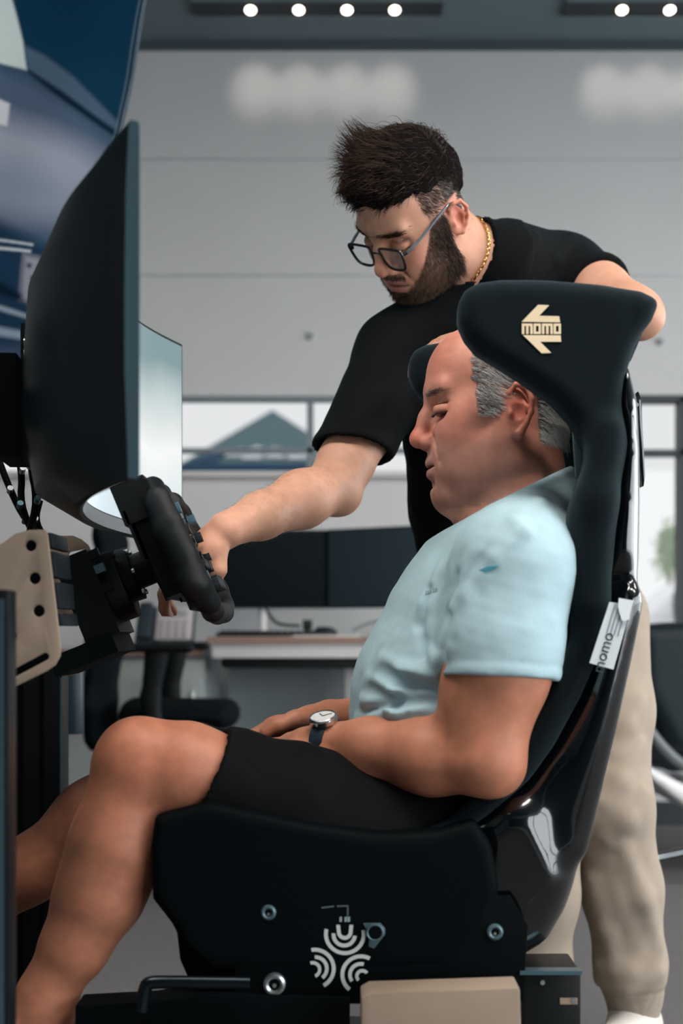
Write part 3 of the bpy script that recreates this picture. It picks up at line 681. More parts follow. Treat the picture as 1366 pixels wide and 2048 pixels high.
    V, F = S.V, S.F; fm = (V[F[:, 0], 2] > hz) & (np.abs(local(V[F[:, 0]], HR, HT)).max(1) < .16); F2 = F[fm]
    n = 12000; rt, nr = sample(V, F2, n, lambda c: region(c)+1e-9, rng)
    Q = local(rt, HR, HT, 1.015); fl = np.zeros((n, 3))
    fl[:, 0] = -.75; fl[:, 2] = np.where(Q[:, 0] > .015, -.45, -.30)-.5*(Q[:, 0] < -.04); fl[:, 1] = .0
    fl = fl+.35*np.stack([vnoise(rt, 70, 31), vnoise(rt, 80, 32), vnoise(rt, 75, 33)], 1)
    fl = fl @ HR.T; fl -= nr*(fl*nr).sum(1, keepdims=True)*.9
    ln = np.where(Q[:, 0] > .02, .012, .024)*rng.uniform(.6, 1.25, n)*np.where(Q[:, 2] < -.035, .6, 1)
    pth = grow(rt, nr, fl, ln, .30, 5, rng, jit=.22)
    hv, hf_ = strands(pth, rng.uniform(.00035, .0006, n), .3)
    g = rng.random(n); lightness = np.clip(.55+.35*vnoise(rt, 110, 41)+.55*(Q[:, 0] < -.02)+.25*(g-.5)+.1*(Q[:, 0] > .02), 0, 1)
    hc = np.repeat(lin((62, 56, 54))[None]*(1-lightness[:, None])+lin((205, 205, 204))[None]*lightness[:, None], 18, 0)
    # brow hairs
    nb = 420; rb, nb_n = sample(V, F2, nb, lambda c: sum(blob(local(c, HR, HT, 1.015), (.101, sg*.036, .0375), (.02, .017, .0028)) for sg in (-1, 1))+1e-12, rng)
    qb = local(rb, HR, HT, 1.015); fb = np.stack([-.6+0*qb[:, 0], .8*np.sign(qb[:, 1]), .1+0*qb[:, 0]], 1) @ HR.T
    pb = grow(rb, nb_n, fb, rng.uniform(.005, .010, nb), .5, 4, rng, jit=.2); bv, bf = strands(pb, np.full(nb, .00024), .3)
    bc = np.repeat(np.tile(lin((104, 88, 80)), (nb, 1)), 15, 0)
    nl = 160; ll = []
    for sg in (-1, 1):
        u = rng.uniform(-.7, 1.5, nl//2); p = np.stack([.0875+.0172*np.cos(u), sg*(.0360+.0165*np.sin(u)), .0072+0*u], 1); ll.append(p)
    ll = np.concatenate(ll); lr = (ll*1.015) @ HR.T+HT; lp = grow(lr, np.tile(HR[:, 0], (nl, 1)), np.tile(-.8*HR[:, 2]+.4*HR[:, 0], (nl, 1)), np.full(nl, .0045), .5, 3, rng, jit=.15)
    lv, lf = strands(lp, np.full(nl, .00035), .3); bv, bf, bc = np.concatenate([bv, lv]), np.concatenate([bf, lf+len(bv)]), np.concatenate([bc, np.tile(lin((40, 30, 28)), (nl*12, 1))])
    hm = mat('hair_grey', rough=.45, spec=.5, attr='Col')
    arr_mesh('hair', np.concatenate([hv, bv]), np.concatenate([hf_, bf+len(hv)]), hm, root, col=np.concatenate([hc, bc]))

    # ---- wrist watch on the near arm
    sh, el, wr = arms[-1]; ax = unit(wr-el); steel = mat('watch_steel', (196, 196, 198), rough=.22, metal=1.0); strap_m = mat('watch_strap', (30, 44, 54), rough=.4, spec=.5)
    wc = wr-ax*.004; up = unit(np.array([-.05, -.40, .92])-ax*np.dot(ax, np.array([-.05, -.40, .92]))); sd = np.cross(ax, up)
    wt = empty('wrist_watch', wc); wt.parent = root; wt.matrix_basis = Matrix.Translation(Vector(wc)-root.location)
    ang = np.linspace(0, 2*np.pi, 40, endpoint=False); Vv = []; Ff = []
    for a in ang:
        rr = np.array([math.cos(a)*.0305, math.sin(a)*.0305])
        for (da, dr) in ((-.010, .0), (.010, .0), (.010, .0032), (-.010, .0032)):
            Vv.append(wc+ax*da*(.75 if math.sin(a) < .4 else 1)+(sd*math.cos(a)+up*math.sin(a))*(.0298+dr))
    for i in range(40):
        j = (i+1) % 40
        for q in range(4): Ff.append((i*4+q, i*4+(q+1) % 4, j*4+(q+1) % 4, j*4+q))
    arr_mesh('strap', np.array(Vv), np.array(Ff), strap_m, wt, smooth=False)
    top = wc+up*.0345
    case = disc_cyl('case', top, up, .0200, .0085, steel, wt, n=40, bevel=.0018)
    ring('bezel', top+up*.0042, up, .0180, .0019, steel, case, n=40)
    disc_cyl('dial', top+up*.0046, up, .0165, .0008, mat('watch_dial', (205, 205, 205), rough=.3), case, n=36)
    box_h = mat('watch_hand', (40, 44, 50), rough=.4)
    for L_, an_ in ((.010, .6), (.0135, 2.3)):
        dv = ax*math.cos(an_)+sd*math.sin(an_); tube('watch_hand', [top+up*.0055, top+up*.0055+dv*L_], .0006, box_h, case, n=6)
    disc_cyl('crown', top+sd*-.0215, sd, .003, .004, steel, case, n=14)
    # ---- sock and shoe on the near foot, shoe on the far foot
    white = mat('sock_white', (214, 218, 220), rough=.9, weave=.2, bscale=600); shoe_m = mat('shoe_dark', (24, 30, 36), rough=.6)
    K = SDF(); K.ch([Wp(62, 2018, 1.86), Wp(36, 2062, 1.858)], [.037, .042], k=.02); K.rc(Wp(40, 2070, 1.86), Wp(-60, 2120, 1.855), .045, .034, k=.02)
    K.post.append(lambda P, d: np.maximum(d, (P-Wp(52, 2040, 1.86)) @ unit(np.array([.55, 0, .75]))))
    K.mesh('sock', white, root, h=.004)
    for c, yy in ((Wp(10, 2125, 1.86), 1.86), (af+np.array([-.05, 0, -.05]), 2.15)):
        K = SDF(); fwd = np.array([-.24, 0, .10]); K.rc(c+np.array([.03, 0, -.01]), c+fwd*.55, .050, .045, k=.03); K.rc(c+fwd*.5, c+fwd, .044, .034, k=.03)
        K.post.append(lambda P, d, c=c: np.maximum(d, -((P-c) @ unit(np.array([.38, 0, .92])))-.05))
        so = K.mesh('shoe', shoe_m, root, h=.005)
    return root, S, arms
seated_root, SB, seated_arms = seated()
# ------------------------------------------------------------------ the standing instructor
skin_fair = mat('skin_fair', rough=.48, spec=.4, sss=.12, attr='Col', noise=.07, nscale=60, bump=.12, bscale=420)
def head_rot(a, b, c):
    f0 = np.array([-math.cos(a), -math.sin(a), 0]); u0 = np.array([0, 0, 1.]); l0 = np.cross(u0, f0)
    f = f0*math.cos(b)-u0*math.sin(b); u = u0*math.cos(b)+f0*math.sin(b)
    return np.stack([f, l0*math.cos(c)+u*math.sin(c), u*math.cos(c)-l0*math.sin(c)], 1)
def standing():
    root = empty('person', Wp(1180, 1261, 2.76)*np.array([1, 1, 0]), 'standing bearded person in black polo shirt and beige trousers leaning over the racing seat', 'person', 'people at the driving simulator')
    HR = head_rot(.481, .80, -.42); HT = np.array([.139, 2.50, 1.55])
    S = SDF(); head(S, HR, HT, 1.0)
    lat = unit(np.array([.79, .60, .12])); fw = unit(np.cross((0, 0, 1), -lat)*-1); fw = np.array([-.6, -.79, 0])
    nb = Wp(985, 545, 2.60)
    S.ch([HT+HR @ np.array([-.030, 0, -.03]), HT+HR @ np.array([-.03, 0, -.09]), nb], [.054, .060, .076], k=.03)
    S.rc(HT+HR @ np.array([.045, 0, -.105]), nb+fw*.03, .035, .052, k=.03)
    shR, elR, wrR = Wp(800, 712, 2.57), Wp(668, 972, 2.40), Wp(452, 1060, 2.185)
    shL, elL, wrL = Wp(1125, 556, 2.72), Wp(1272, 626, 2.53), Wp(985, 668, 2.40)
    hipc = Wp(1095, 1190, 2.78); chest = Wp(985, 735, 2.66)
    S.ch([nb, chest, Wp(990, 980, 2.68), hipc], [.058, .095, .09, .09], k=.04, side=lat, fs=[1.4, 1.5, 1.45, 1.4])
    for sh, el, wr in ((shR, elR, wrR), (shL, elL, wrL)):
        S.ch([sh, sh*.5+el*.5, el], [.060, .056, .043], k=.03)
        S.ch([el, el*.68+wr*.32, el*.3+wr*.7, wr], [.042, .0455, .035, .0275], k=.02)
        S.el(el*.85+sh*.15, (.045, .042, .042), k=.02)
    S.el(elR+np.array([.012, .0, -.018]), (.03, .03, .03), k=.02)
    S.el(elL+np.array([.014, -.006, -.012]), (.032, .032, .032), k=.02)
    # right hand closes on the far grip of the wheel
    f = unit(np.array([-.74, .02, -.60])); y = np.array([.50, -.84, .0]); y = unit(y-f*(y @ f)); z = np.cross(f, y)
    hand(S, wrR+f*.014, np.stack([f, y, z], 1), 1.0, side=1, curl=[(.30, .55, .4), (.38, .6, .4), (.45, .65, .4), (.5, .7, .4)],
         thumb=[(.014, .024, -.012), (.032, .040, -.030), (.058, .040, -.044), (.080, .034, -.046)])
    # left hand lies on the top of the seat
    f = unit(wrL-elL+np.array([0, -.02, -.02])); z = np.array([0, 0, 1.]); z = unit(z-f*(z @ f)); y = np.cross(z, f)
    hand(S, wrL+f*.012, np.stack([f, y, z], 1), 1.0, side=-1, curl=[(.25, .5, .3)]*4)
    base = lin((194, 146, 122))
    def col(V):
        c = np.tile(base, (len(V), 1)); q = local(V, HR, HT); near = (np.abs(q) < .17).all(1)
        for sg in (-1, 1):
            c = mixc(c, lin((208, 138, 120)), .55*near*blob(q, (.08, sg*.045, -.01), (.035, .028, .025)))
            c = mixc(c, lin((214, 118, 96)), .75*near*blob(q, (-.012, sg*.088, .003), (.028, .028, .04)))
            c = mixc(c, lin((60, 44, 40)), .85*near*blob(q, (.100, sg*.039, .0068), (.018, .018, .0018)))
            c = mixc(c, lin((60, 46, 40)), .75*near*blob(q, (.104, sg*.034, .0400), (.025, .022, .005)))
        c = mixc(c, lin((206, 132, 116)), .7*near*blob(q, (.13, 0, -.022), (.02, .022, .02)))
        c = mixc(c, lin((178, 96, 92)), .9*near*blob(q, (.116, 0, -.058), (.012, .023, .005)))
        c = mixc(c, lin((184, 100, 96)), .9*near*blob(q, (.116, 0, -.0715), (.012, .021, .007)))
        c = mixc(c, lin((70, 30, 30)), .9*near*blob(q, (.117, 0, -.0640), (.02, .022, .0018)))
        bd = beard(V)*near; c = mixc(c, lin((62, 48, 42)), .75*bd)
        hr = ((hairw(V) > .3) & near).astype(float); c = mixc(c, lin((40, 30, 26)), .9*hr)
        fade = near*sstep(.02, .05, q[:, 2])*(q[:, 0] < .045)*.6; c = mixc(c, lin((70, 56, 48)), fade*(1-hr))
        dh = np.linalg.norm(V-(wrR+np.array([-.07, 0, -.03])), axis=1); c = mixc(c, lin((206, 134, 106)), .6*np.exp(-(dh/.07)**2))
        return np.clip(c*(1+.04*vnoise(V, 230, 13)[:, None]), 0, 1)
    def beard(P):
        x, y, z = local(P, HR, HT).T; ay = np.abs(y)
        line = np.where(x < .045, .026-.0*x, .026-(x-.045)*1.55)          # upper edge of the beard from sideburn to moustache
        b = sstep(.008, -.006, z-line)*sstep(-.012, .004, x-np.where(z < -.05, .0-.05*(z+.05), .012))*sstep(-.122, -.100, z+.45*(x-.05))
        must = np.exp(-((z+.0475)/.0075)**2)*(ay < .03)*(x > .09)
        chinz = np.where((x > .09) & (ay < .024), sstep(-.078, -.088, z), 1)
        lipm = ((np.abs(z+.064) < .0135) & (ay < .025) & (x > .095))
        return np.clip(np.maximum(b*chinz, must)*(~lipm), 0, 1)*(z < .03)*(~((ay > .06) & (x < .014)))
    def hairw(P):
        x, y, z = local(P, HR, HT).T; ay = np.abs(y)
        fr = np.where(ay < .045, .092-.12*np.maximum(.105-z, 0)*0, .060-.6*(ay-.045))
        top = (z > .088-.35*np.maximum(.02-x, 0)) & (x < .098-(ay > .04)*(ay-.04)*1.2)
        back = (x < -.0) & (z > .035+.2*x) | ((x < -.045) & (z > -.005)) | (x < -.06) & (z > -.03)
        return (top | back).astype(float)
    zc = HT[2]-.16
    regs = [(HT-np.array([.16, .16, .16]), HT+np.array([.16, .17, .16]), .0019)]
    lo = HT-np.array([.16, .16, .16]); 
    regs = [((-.02, 2.30, lo[2]), (.34, 2.72, 1.74), .0021), ((-.30, 2.02, .84), (.66, 2.95, lo[2]), .0036), ((.34, 2.30, lo[2]), (.66, 2.95, 1.6), .0036)]
    S.mesh('body', skin_fair, root, regions=regs, col=col)
    Vb, Fb = S.V, S.F

    # ---- polo shirt
    T = SDF()
    T.ch([nb+np.array([0, .01, -.02]), chest, Wp(985, 870, 2.64), Wp(978, 1010, 2.69), Wp(1010, 1120, 2.74), Wp(1060, 1260, 2.77)], [.085, .125, .118, .112, .122, .125], k=.05, side=lat, fs=[1.5, 1.5, 1.45, 1.38, 1.4, 1.42])
    T.ch([nb+np.array([0, .02, -.015]), shR], [.070, .078], k=.05); T.ch([nb+np.array([.02, .02, .02]), shL], [.075, .080], k=.06)
    for sh, el, fr, rr in ((shR, elR, .74, .066), (shL, elL, .50, .070)):
        d = el-sh; A = SDF(); A.rc(sh, sh+d, .079, rr-.006, k=0); I = SDF(); I.rc(sh+d*(fr-.10), sh+d*1.2, .058, .064, k=0); hc = sh+d*fr; hn = unit(d) if sh is shL else unit(unit(d)*.45+np.array([.05, 0, -.6]))
        def sl(P, A=A, I=I, hc=hc, hn=hn):
            pl = (P-hc) @ hn; dd = A.ev(P)-.004*np.exp(-((pl+.01)/.02)**2)+.0012*np.clip(1-np.abs(pl+.022)/.003, 0, 1)
            return np.maximum(np.maximum(dd, pl), -I.ev(P))
        T.add(sl, sh+d*.4, .3, .03)
    T2 = SDF(); T2.ops = list(T.ops)
    for pts, r in (([(795, 860), (830, 800), (900, 740)], .010), ([(820, 925), (860, 850), (930, 780)], .009), ([(700, 700), (740, 760), (735, 840)], .007), ([(830, 1020), (880, 1010), (950, 960)], .009), ([(820, 1090), (880, 1080), (960, 1040)], .008),
                    ([(1070, 470), (1040, 520), (1000, 560)], .008), ([(1140, 470), (1110, 520), (1060, 560)], .007)):
        q = [T2.hit(*p) for p in pts]
        if any(v is None for v in q): continue
        q = [p-n_*r*.5 for p, n_ in zip(q, T2.grad(np.array(q)))]; T.ch(q, [r*.6, r, r*.6], k=.016)
    nax = unit(HT+HR @ np.array([-.03, 0, -.07])-nb)
    cc = nb+nax*.058; cn = unit(nax+fw*.35)
    # collar: a turned-down band around the neck
    def collar(P):
        pl = (P-cc) @ nax; q = (P-cc)-pl[:, None]*nax; rr = np.linalg.norm(q, axis=1); fr = (q @ fw)
        rad = .070+.030*np.clip(-pl/.05, 0, 1.2)
        return np.maximum(np.abs(rr-rad)-.0045, np.abs(pl+.02+.55*np.maximum(fr, 0))-.030)
    T.post.append(lambda P, d: smax(d+.0014*vnoise(P, 55, 18), np.where((np.linalg.norm(P-cc, axis=1) < .14) & (np.linalg.norm((P-cc)-((P-cc) @ nax)[:, None]*nax, axis=1) < .098), (P-cc) @ cn+.030, -1), .006))
    T.post.append(lambda P, d: smin(d, np.where(np.linalg.norm(P-cc, axis=1) < .14, collar(P), .05), .008))
    T.post.append(lambda P, d: np.maximum(d, -(P[:, 2]-Wp(0, 1235, 2.77)[2])))
    blk = mat('polo_black', (5, 7, 9), rough=.85, spec=.12, sheen=.02, noise=.2, nscale=14, weave=.15, bscale=800)
    T.mesh('polo_shirt', blk, root, regions=[((-.10, 2.24, .80), (.62, 2.98, 1.62), .0045)])

    # ---- trousers
    K = SDF(); lft = np.array([.079, .06, 0])
    hL, kL, aL = hipc+lft+np.array([.02, 0, -.05]), Wp(1222, 1610, 2.71), Wp(1268, 1985, 2.76)
    hR, kR, aR = hipc-lft+np.array([0, 0, -.05]), Wp(1085, 1620, 2.64), Wp(1065, 1990, 2.70)
    K.rc(hipc+np.array([0, 0, .06]), hipc+np.array([0, 0, -.05]), .115, .125, k=.03, side=lat, fa=1.4, fb=1.42)
    for h0, k0, a0 in ((hL, kL, aL), (hR, kR, aR)):
        K.ch([h0, h0*.5+k0*.5, k0, k0*.55+a0*.45, a0*.85+k0*.15, a0], [.112, .096, .076, .074, .066, .055], k=.03)
        K.rc(a0+np.array([0, 0, .01]), a0+np.array([0, 0, -.035]), .053, .050, k=.01)
    K2 = SDF(); K2.ops = list(K.ops)
    for pts, r in (([(1195, 1960), (1250, 1975), (1320, 1945)], .008), ([(1200, 1930), (1260, 1945), (1315, 1900)], .007), ([(1290, 1590), (1255, 1640), (1215, 1680)], .009), ([(1250, 1700), (1290, 1800), (1315, 1880)], .008),
                   ([(1278, 1490), (1240, 1560), (1205, 1600)], .008), ([(1280, 1400), (1255, 1450), (1225, 1500)], .008), ([(1185, 1760), (1210, 1860), (1230, 1940)], .007)):
        q = [K2.hit(*p) for p in pts]
        if any(v is None for v in q): continue
        q = [p-n_*r*.75 for p, n_ in zip(q, K2.grad(np.array(q)))]; K.ch(q, [r*.6, r, r*.6], k=.030)
    cz = aL[2]
    def kp(P, d):
        z = P[:, 2]-cz
        d = d+.0018*vnoise(P, 28, 51)*sstep(-.05, .1, z)+.0005*vnoise(P, 95, 52)
        d = d+.0022*np.exp(-((z-.012)/.005)**2)                       # seam above the cuff
        d = d+np.where(z < .010, .0007*np.sin(np.arctan2(P[:, 1]-aL[1], P[:, 0]-aL[0])*90), 0)
        return np.maximum(d, -(z+.045))
    K.post.append(kp)
    K.mesh('trousers', mat('trousers_beige', (147, 135, 122), rough=.85, spec=.2, noise=.05, nscale=25, weave=.1, bscale=900), root, regions=[((.14, 2.45, .02), (.72, 3.05, 1.0), .0048)])
    # shoes
    for a0 in (aL, aR):
        B = SDF(); c = np.array([a0[0], a0[1], .045]); dr = np.array([-.45, -.75, 0])*.22
        B.rc(c+np.array([.0, .0, .03]), c+np.array([0, 0, 0]), .045, .045, k=.03); B.rc(c-dr*.15, c+dr*.9, .042, .036, k=.04)
        B.post.append(lambda P, d: np.maximum(d, -P[:, 2]+.002))
        B.mesh('shoe', mat('shoe_white', (190, 186, 180), rough=.5), root, h=.005)

    # ---- hair, swept up and forward, faded at the sides
    rng = np.random.default_rng(11); F2 = Fb[(np.abs(local(Vb[Fb[:, 0]], HR, HT)).max(1) < .16)]
    H = SDF(); H.frame(HR, HT)
    H.el((.012, 0, .082), (.090, .074, .070), k=.02); H.el((.055, 0, .110), (.048, .058, .034), k=.03); H.el((.0, 0, .125), (.062, .052, .034), k=.03); H.el((-.045, 0, .055), (.058, .070, .07), k=.03)
    H.frame()
    def hpost(P, d):
        q = local(P, HR, HT); x, y, z = q.T; ay = np.abs(y)
        d = d+.0030*vnoise(P, 150, 61)+.002*vnoise(P, 330, 62)
        cut = np.maximum(.086-z-.9*np.maximum(.045-x, 0), .042-z+.75*np.minimum(x+.02, 0)); low = np.maximum(.012-z, x+.04)
        d = np.maximum(d, np.minimum(cut, 1)+.006*vnoise(P, 210, 63))
        return np.maximum(d, x-.100)
    H.post.append(hpost)
    hv0, hf0 = H.nets(HT-.17, HT+.19, .004)
    dk = lin((24, 18, 17)); hc0 = np.tile(dk, (len(hv0), 1))
    n = 13000; rt, nr = sample(hv0, hf0, n, lambda c: np.ones(len(c)), rng); q = local(rt, HR, HT)
    fl = np.stack([.55-.9*sstep(-.02, -.07, q[:, 0]), -.55+.0*q[:, 1], .30*sstep(.06, .12, q[:, 2])-.55*sstep(-.02, -.07, q[:, 0])], 1)+.45*np.stack([vnoise(rt, 60, 71), vnoise(rt, 70, 72), vnoise(rt, 65, 73)], 1)
    tuft = blob(q, (.035, -.01, .15), (.035, .04, .03)); fl = fl+tuft[:, None]*np.array([-.25, .1, 1.3])
    fl = fl @ HR.T; fl -= nr*(fl*nr).sum(1, keepdims=True)*.75*(1-tuft[:, None]*.8)
    ln = (.016+.022*sstep(.05, .13, q[:, 2])+.022*tuft)*rng.uniform(.5, 1.2, n)
    p1 = grow(rt-nr*.003, nr, fl, ln, .22+.5*tuft[:, None], 6, rng, jit=.20, fall=.0, cen=HT+HR @ np.array([.01, 0, .04]), pull=.30*(1-tuft[:, None])); v1, f1 = strands(p1, rng.uniform(.0004, .0008, n), .2)
    l1 = np.clip(.25+.5*vnoise(rt, 120, 81)+.4*(rng.random(n)-.5)+.35*tuft, 0, 1)[:, None]; c1 = np.repeat(dk*(1-l1)+lin((88, 66, 54))*l1, 21, 0)
    # short faded sides and nape
    def sides(P):
        x, y, z = local(P, HR, HT).T; ay = np.abs(y); ear = (np.abs(x+.008) < .026) & (z < .036) & (ay > .058)
        w_ = sstep(.008, .05, z+.25*np.maximum(-x-.03, 0)*2)*(x < .052-.3*np.maximum(.06-z, 0))*(z < .10)
        nape = (x < -.035)*sstep(-.055, -.01, z)
        return np.clip(np.maximum(w_, nape), 0, 1)*(~ear)
    n2 = 6000; r2, nr2 = sample(Vb, F2, n2, lambda c: sides(c)+1e-10, rng); q2 = local(r2, HR, HT)
    fl2 = np.stack([-.5+0*q2[:, 0], 0*q2[:, 0], -.7+0*q2[:, 0]], 1) @ HR.T
    p2 = grow(r2, nr2, fl2, (.003+.010*sstep(.01, .07, q2[:, 2]))*rng.uniform(.7, 1.2, n2), .6, 3, rng, jit=.2); v2, f2 = strands(p2, np.full(n2, .00032), .4); c2 = np.tile(lin((32, 24, 21)), (len(v2), 1))
    nbw = 500; rb, nbn = sample(Vb, F2, nbw, lambda c: sum(blob(local(c, HR, HT), (.101, sg*.034, .0400), (.022, .018, .0034)) for sg in (-1, 1))+1e-12, rng)
    qb = local(rb, HR, HT); p3 = grow(rb, nbn, np.stack([-.5+0*qb[:, 0], .8*np.sign(qb[:, 1]), .15+0*qb[:, 0]], 1) @ HR.T, rng.uniform(.005, .010, nbw), .45, 4, rng, jit=.2); v3, f3 = strands(p3, np.full(nbw, .00035), .3); c3 = np.tile(lin((38, 28, 24)), (len(v3), 1))
    hm = mat('hair_dark', rough=.5, spec=.28, attr='Col')
    hb = arr_mesh('hair_base', hv0, hf0, mat('hair_base_dark', (16, 12, 12), rough=.95, spec=.05), root)
    arr_mesh('hair', np.concatenate([v1, v2, v3]), np.concatenate([f1, f2+len(v1), f3+len(v1)+len(v2)]), hm, root, col=np.concatenate([c1, c2, c3]))
    nbd = 9000; rb, nbn = sample(Vb, F2, nbd, lambda c: beard(c)**2+1e-10, rng); qb = local(rb, HR, HT)
    dens = sstep(.07, .03, qb[:, 0]); fb = np.stack([.25-.2*dens, .15*np.sign(qb[:, 1]), -.85+0*dens], 1)+.3*np.stack([vnoise(rb, 120, 91), vnoise(rb, 130, 92), vnoise(rb, 110, 93)], 1)
    p4 = grow(rb, nbn, fb @ HR.T, (.006+.007*dens+.004*(qb[:, 2] < -.09))*rng.uniform(.6, 1.2, nbd), .75, 4, rng, jit=.3); v4, f4 = strands(p4, np.full(nbd, .0004), .3)
    lt = np.clip(.35-.3*dens+.5*(rng.random(nbd)-.4), 0, 1)[:, None]; c4 = np.repeat(lin((26, 20, 18))*(1-lt)+lin((122, 92, 70))*lt, 15, 0)
    arr_mesh('beard', v4, f4, hm, root, col=c4)
    # fine hair of the reaching forearm
    na = 900; axs = unit(wrR-elR); ra, nra = sample(Vb, Fb[np.linalg.norm(Vb[Fb[:, 0]]-(elR*.4+wrR*.6), axis=1) < .16], na, lambda c: ((c-elR) @ axs > .03)*((c-elR) @ axs < .26)*1.+1e-9, rng)
    p5 = grow(ra, nra, np.tile(axs*.9+np.array([0, 0, -.1]), (na, 1)), rng.uniform(.006, .014, na), .55, 4, rng, jit=.3); v5, f5 = strands(p5, np.full(na, .00011), .3)
    arr_mesh('forearm_hair', v5, f5, mat('hair_fine', (92, 66, 50), rough=.5), root)

    # ---- glasses
    gm = mat('glasses_black', (12, 16, 20), rough=.28, spec=.6, coat=.4); gs = mat('glasses_temple', (70, 84, 96), rough=.3, spec=.6, coat=.4)
    g = empty('eyeglasses', HT); g.parent = root; g.matrix_basis = Matrix.Translation(Vector(HT)-root.location)
    L = lambda p: HT+HR @ np.array(p)
    lens_m = bpy.data.materials.new('lens_glass'); lens_m.use_nodes = True; nt = lens_m.node_tree; nt.nodes.clear()
    o_ = nt.nodes.new('ShaderNodeOutputMaterial'); mx = nt.nodes.new('ShaderNodeMixShader'); tr = nt.nodes.new('ShaderNodeBsdfTransparent'); gl = nt.nodes.new('ShaderNodeBsdfGlossy'); fr_ = nt.nodes.new('ShaderNodeFresnel')
    tr.inputs[0].default_value = (.93, .95, .95, 1); gl.inputs['Roughness'].default_value = .02; fr_.inputs['IOR'].default_value = 1.32
    hf2 = nt.nodes.new('ShaderNodeMath'); hf2.operation = 'MULTIPLY'; hf2.inputs[1].default_value = .5; nt.links.new(fr_.outputs[0], hf2.inputs[0]); nt.links.new(hf2.outputs[0], mx.inputs[0]); nt.links.new(tr.outputs[0], mx.inputs[1]); nt.links.new(gl.outputs[0], mx.inputs[2]); nt.links.new(mx.outputs[0], o_.inputs[0])
    for sg in (-1, 1):
        rim2 = [(-.025, .010), (-.0255, .0175), (-.018, .0200), (.004, .0205), (.022, .0205), (.0285, .0175), (.0280, .006), (.0250, -.011), (.019, -.0205), (.002, -.0235), (-.014, -.0215), (-.0225, -.012)]
        rim = [L((.121-.0035*abs(a+.026*1)*6*.3-.0*b, sg*(.0365+a), .004+b)) for a, b in smooth_closed(rim2, 2)]
        rm = tube('rim', rim, .0024, gm, g, n=8, closed=True)
        c0 = np.mean(rim, 0); Vv = [c0]+list(rim); Ff = [(0, i+1, (i+1) % len(rim)+1) for i in range(len(rim))]
        arr_mesh('lens', np.array(Vv), np.array(Ff), lens_m, rm)
        tm = tube('temple', [L((.117, sg*.0625, .014)), L((.108, sg*.0715, .0155)), L((.06, sg*.0775, .022)), L((.004, sg*.0800, .031)), L((-.012, sg*.0805, .026)), L((-.026, sg*.079, .006))], [.0026, .0028, .0024, .0022, .0022, .002], gs, g, n=8, sub=1)
        tube('hinge', [L((.119, sg*.0600, .0135)), L((.111, sg*.0695, .0150))], .0032, gm, tm, n=8)
    tube('bridge', [L((.1195, -.0115, .010)), L((.1225, 0, .0135)), L((.1195, .0115, .010))], .0021, gm, g, n=8, sub=2)
    # ---- gold neck chain
    gold = mat('gold_chain', (214, 168, 104), rough=.25, metal=1.0); chain = empty('neck_chain', cc); chain.parent = root; chain.matrix_basis = Matrix.Translation(Vector(cc)-root.location)
    u1 = unit(np.cross(nax, fw)); u2 = np.cross(u1, nax); bm_pts = []
    for i in range(90):
        a = 2*np.pi*i/90; d_ = u1*math.cos(a)+u2*math.sin(a); o0 = cc+nax*.020-fw*0
        rs = np.arange(.03, .12, .0008); P = o0+d_*rs[:, None]-nax*(np.maximum((d_ @ fw), 0)*.045); dd = S.ev(P); j = np.argmax(dd > .0012); bm_pts.append(P[j])
    Lm = None
    for i, p in enumerate(bm_pts):
        t = unit(bm_pts[(i+1) % 90]-bm_pts[i-1]); n_ = unit(p-cc); tw = (n_ if i % 2 else np.cross(t, n_))
        if i % 2: tw = unit(n_+.6*np.cross(t, n_))
        else: tw = unit(np.cross(t, n_)+.6*n_)
        M = Matrix((tuple(t)+(0,), tuple(tw)+(0,), tuple(np.cross(t, tw))+(0,), (0, 0, 0, 1))).transposed(); M.translation = Vector(p)
        if Lm is None:
            o = tube('chain_link', [(.0052*math.cos(a), .0031*math.sin(a), 0) for a in np.linspace(0, 2*np.pi, 10, endpoint=False)], .0014, gold, None, n=5, closed=True); Lm = o.data
        else: o = bpy.data.objects.new('chain_link', Lm); C.objects.link(o)
        o.parent = chain; o.matrix_basis = Matrix.Translation(-Vector(cc)) @ M
    return root, S
standing_root, SP = standing()
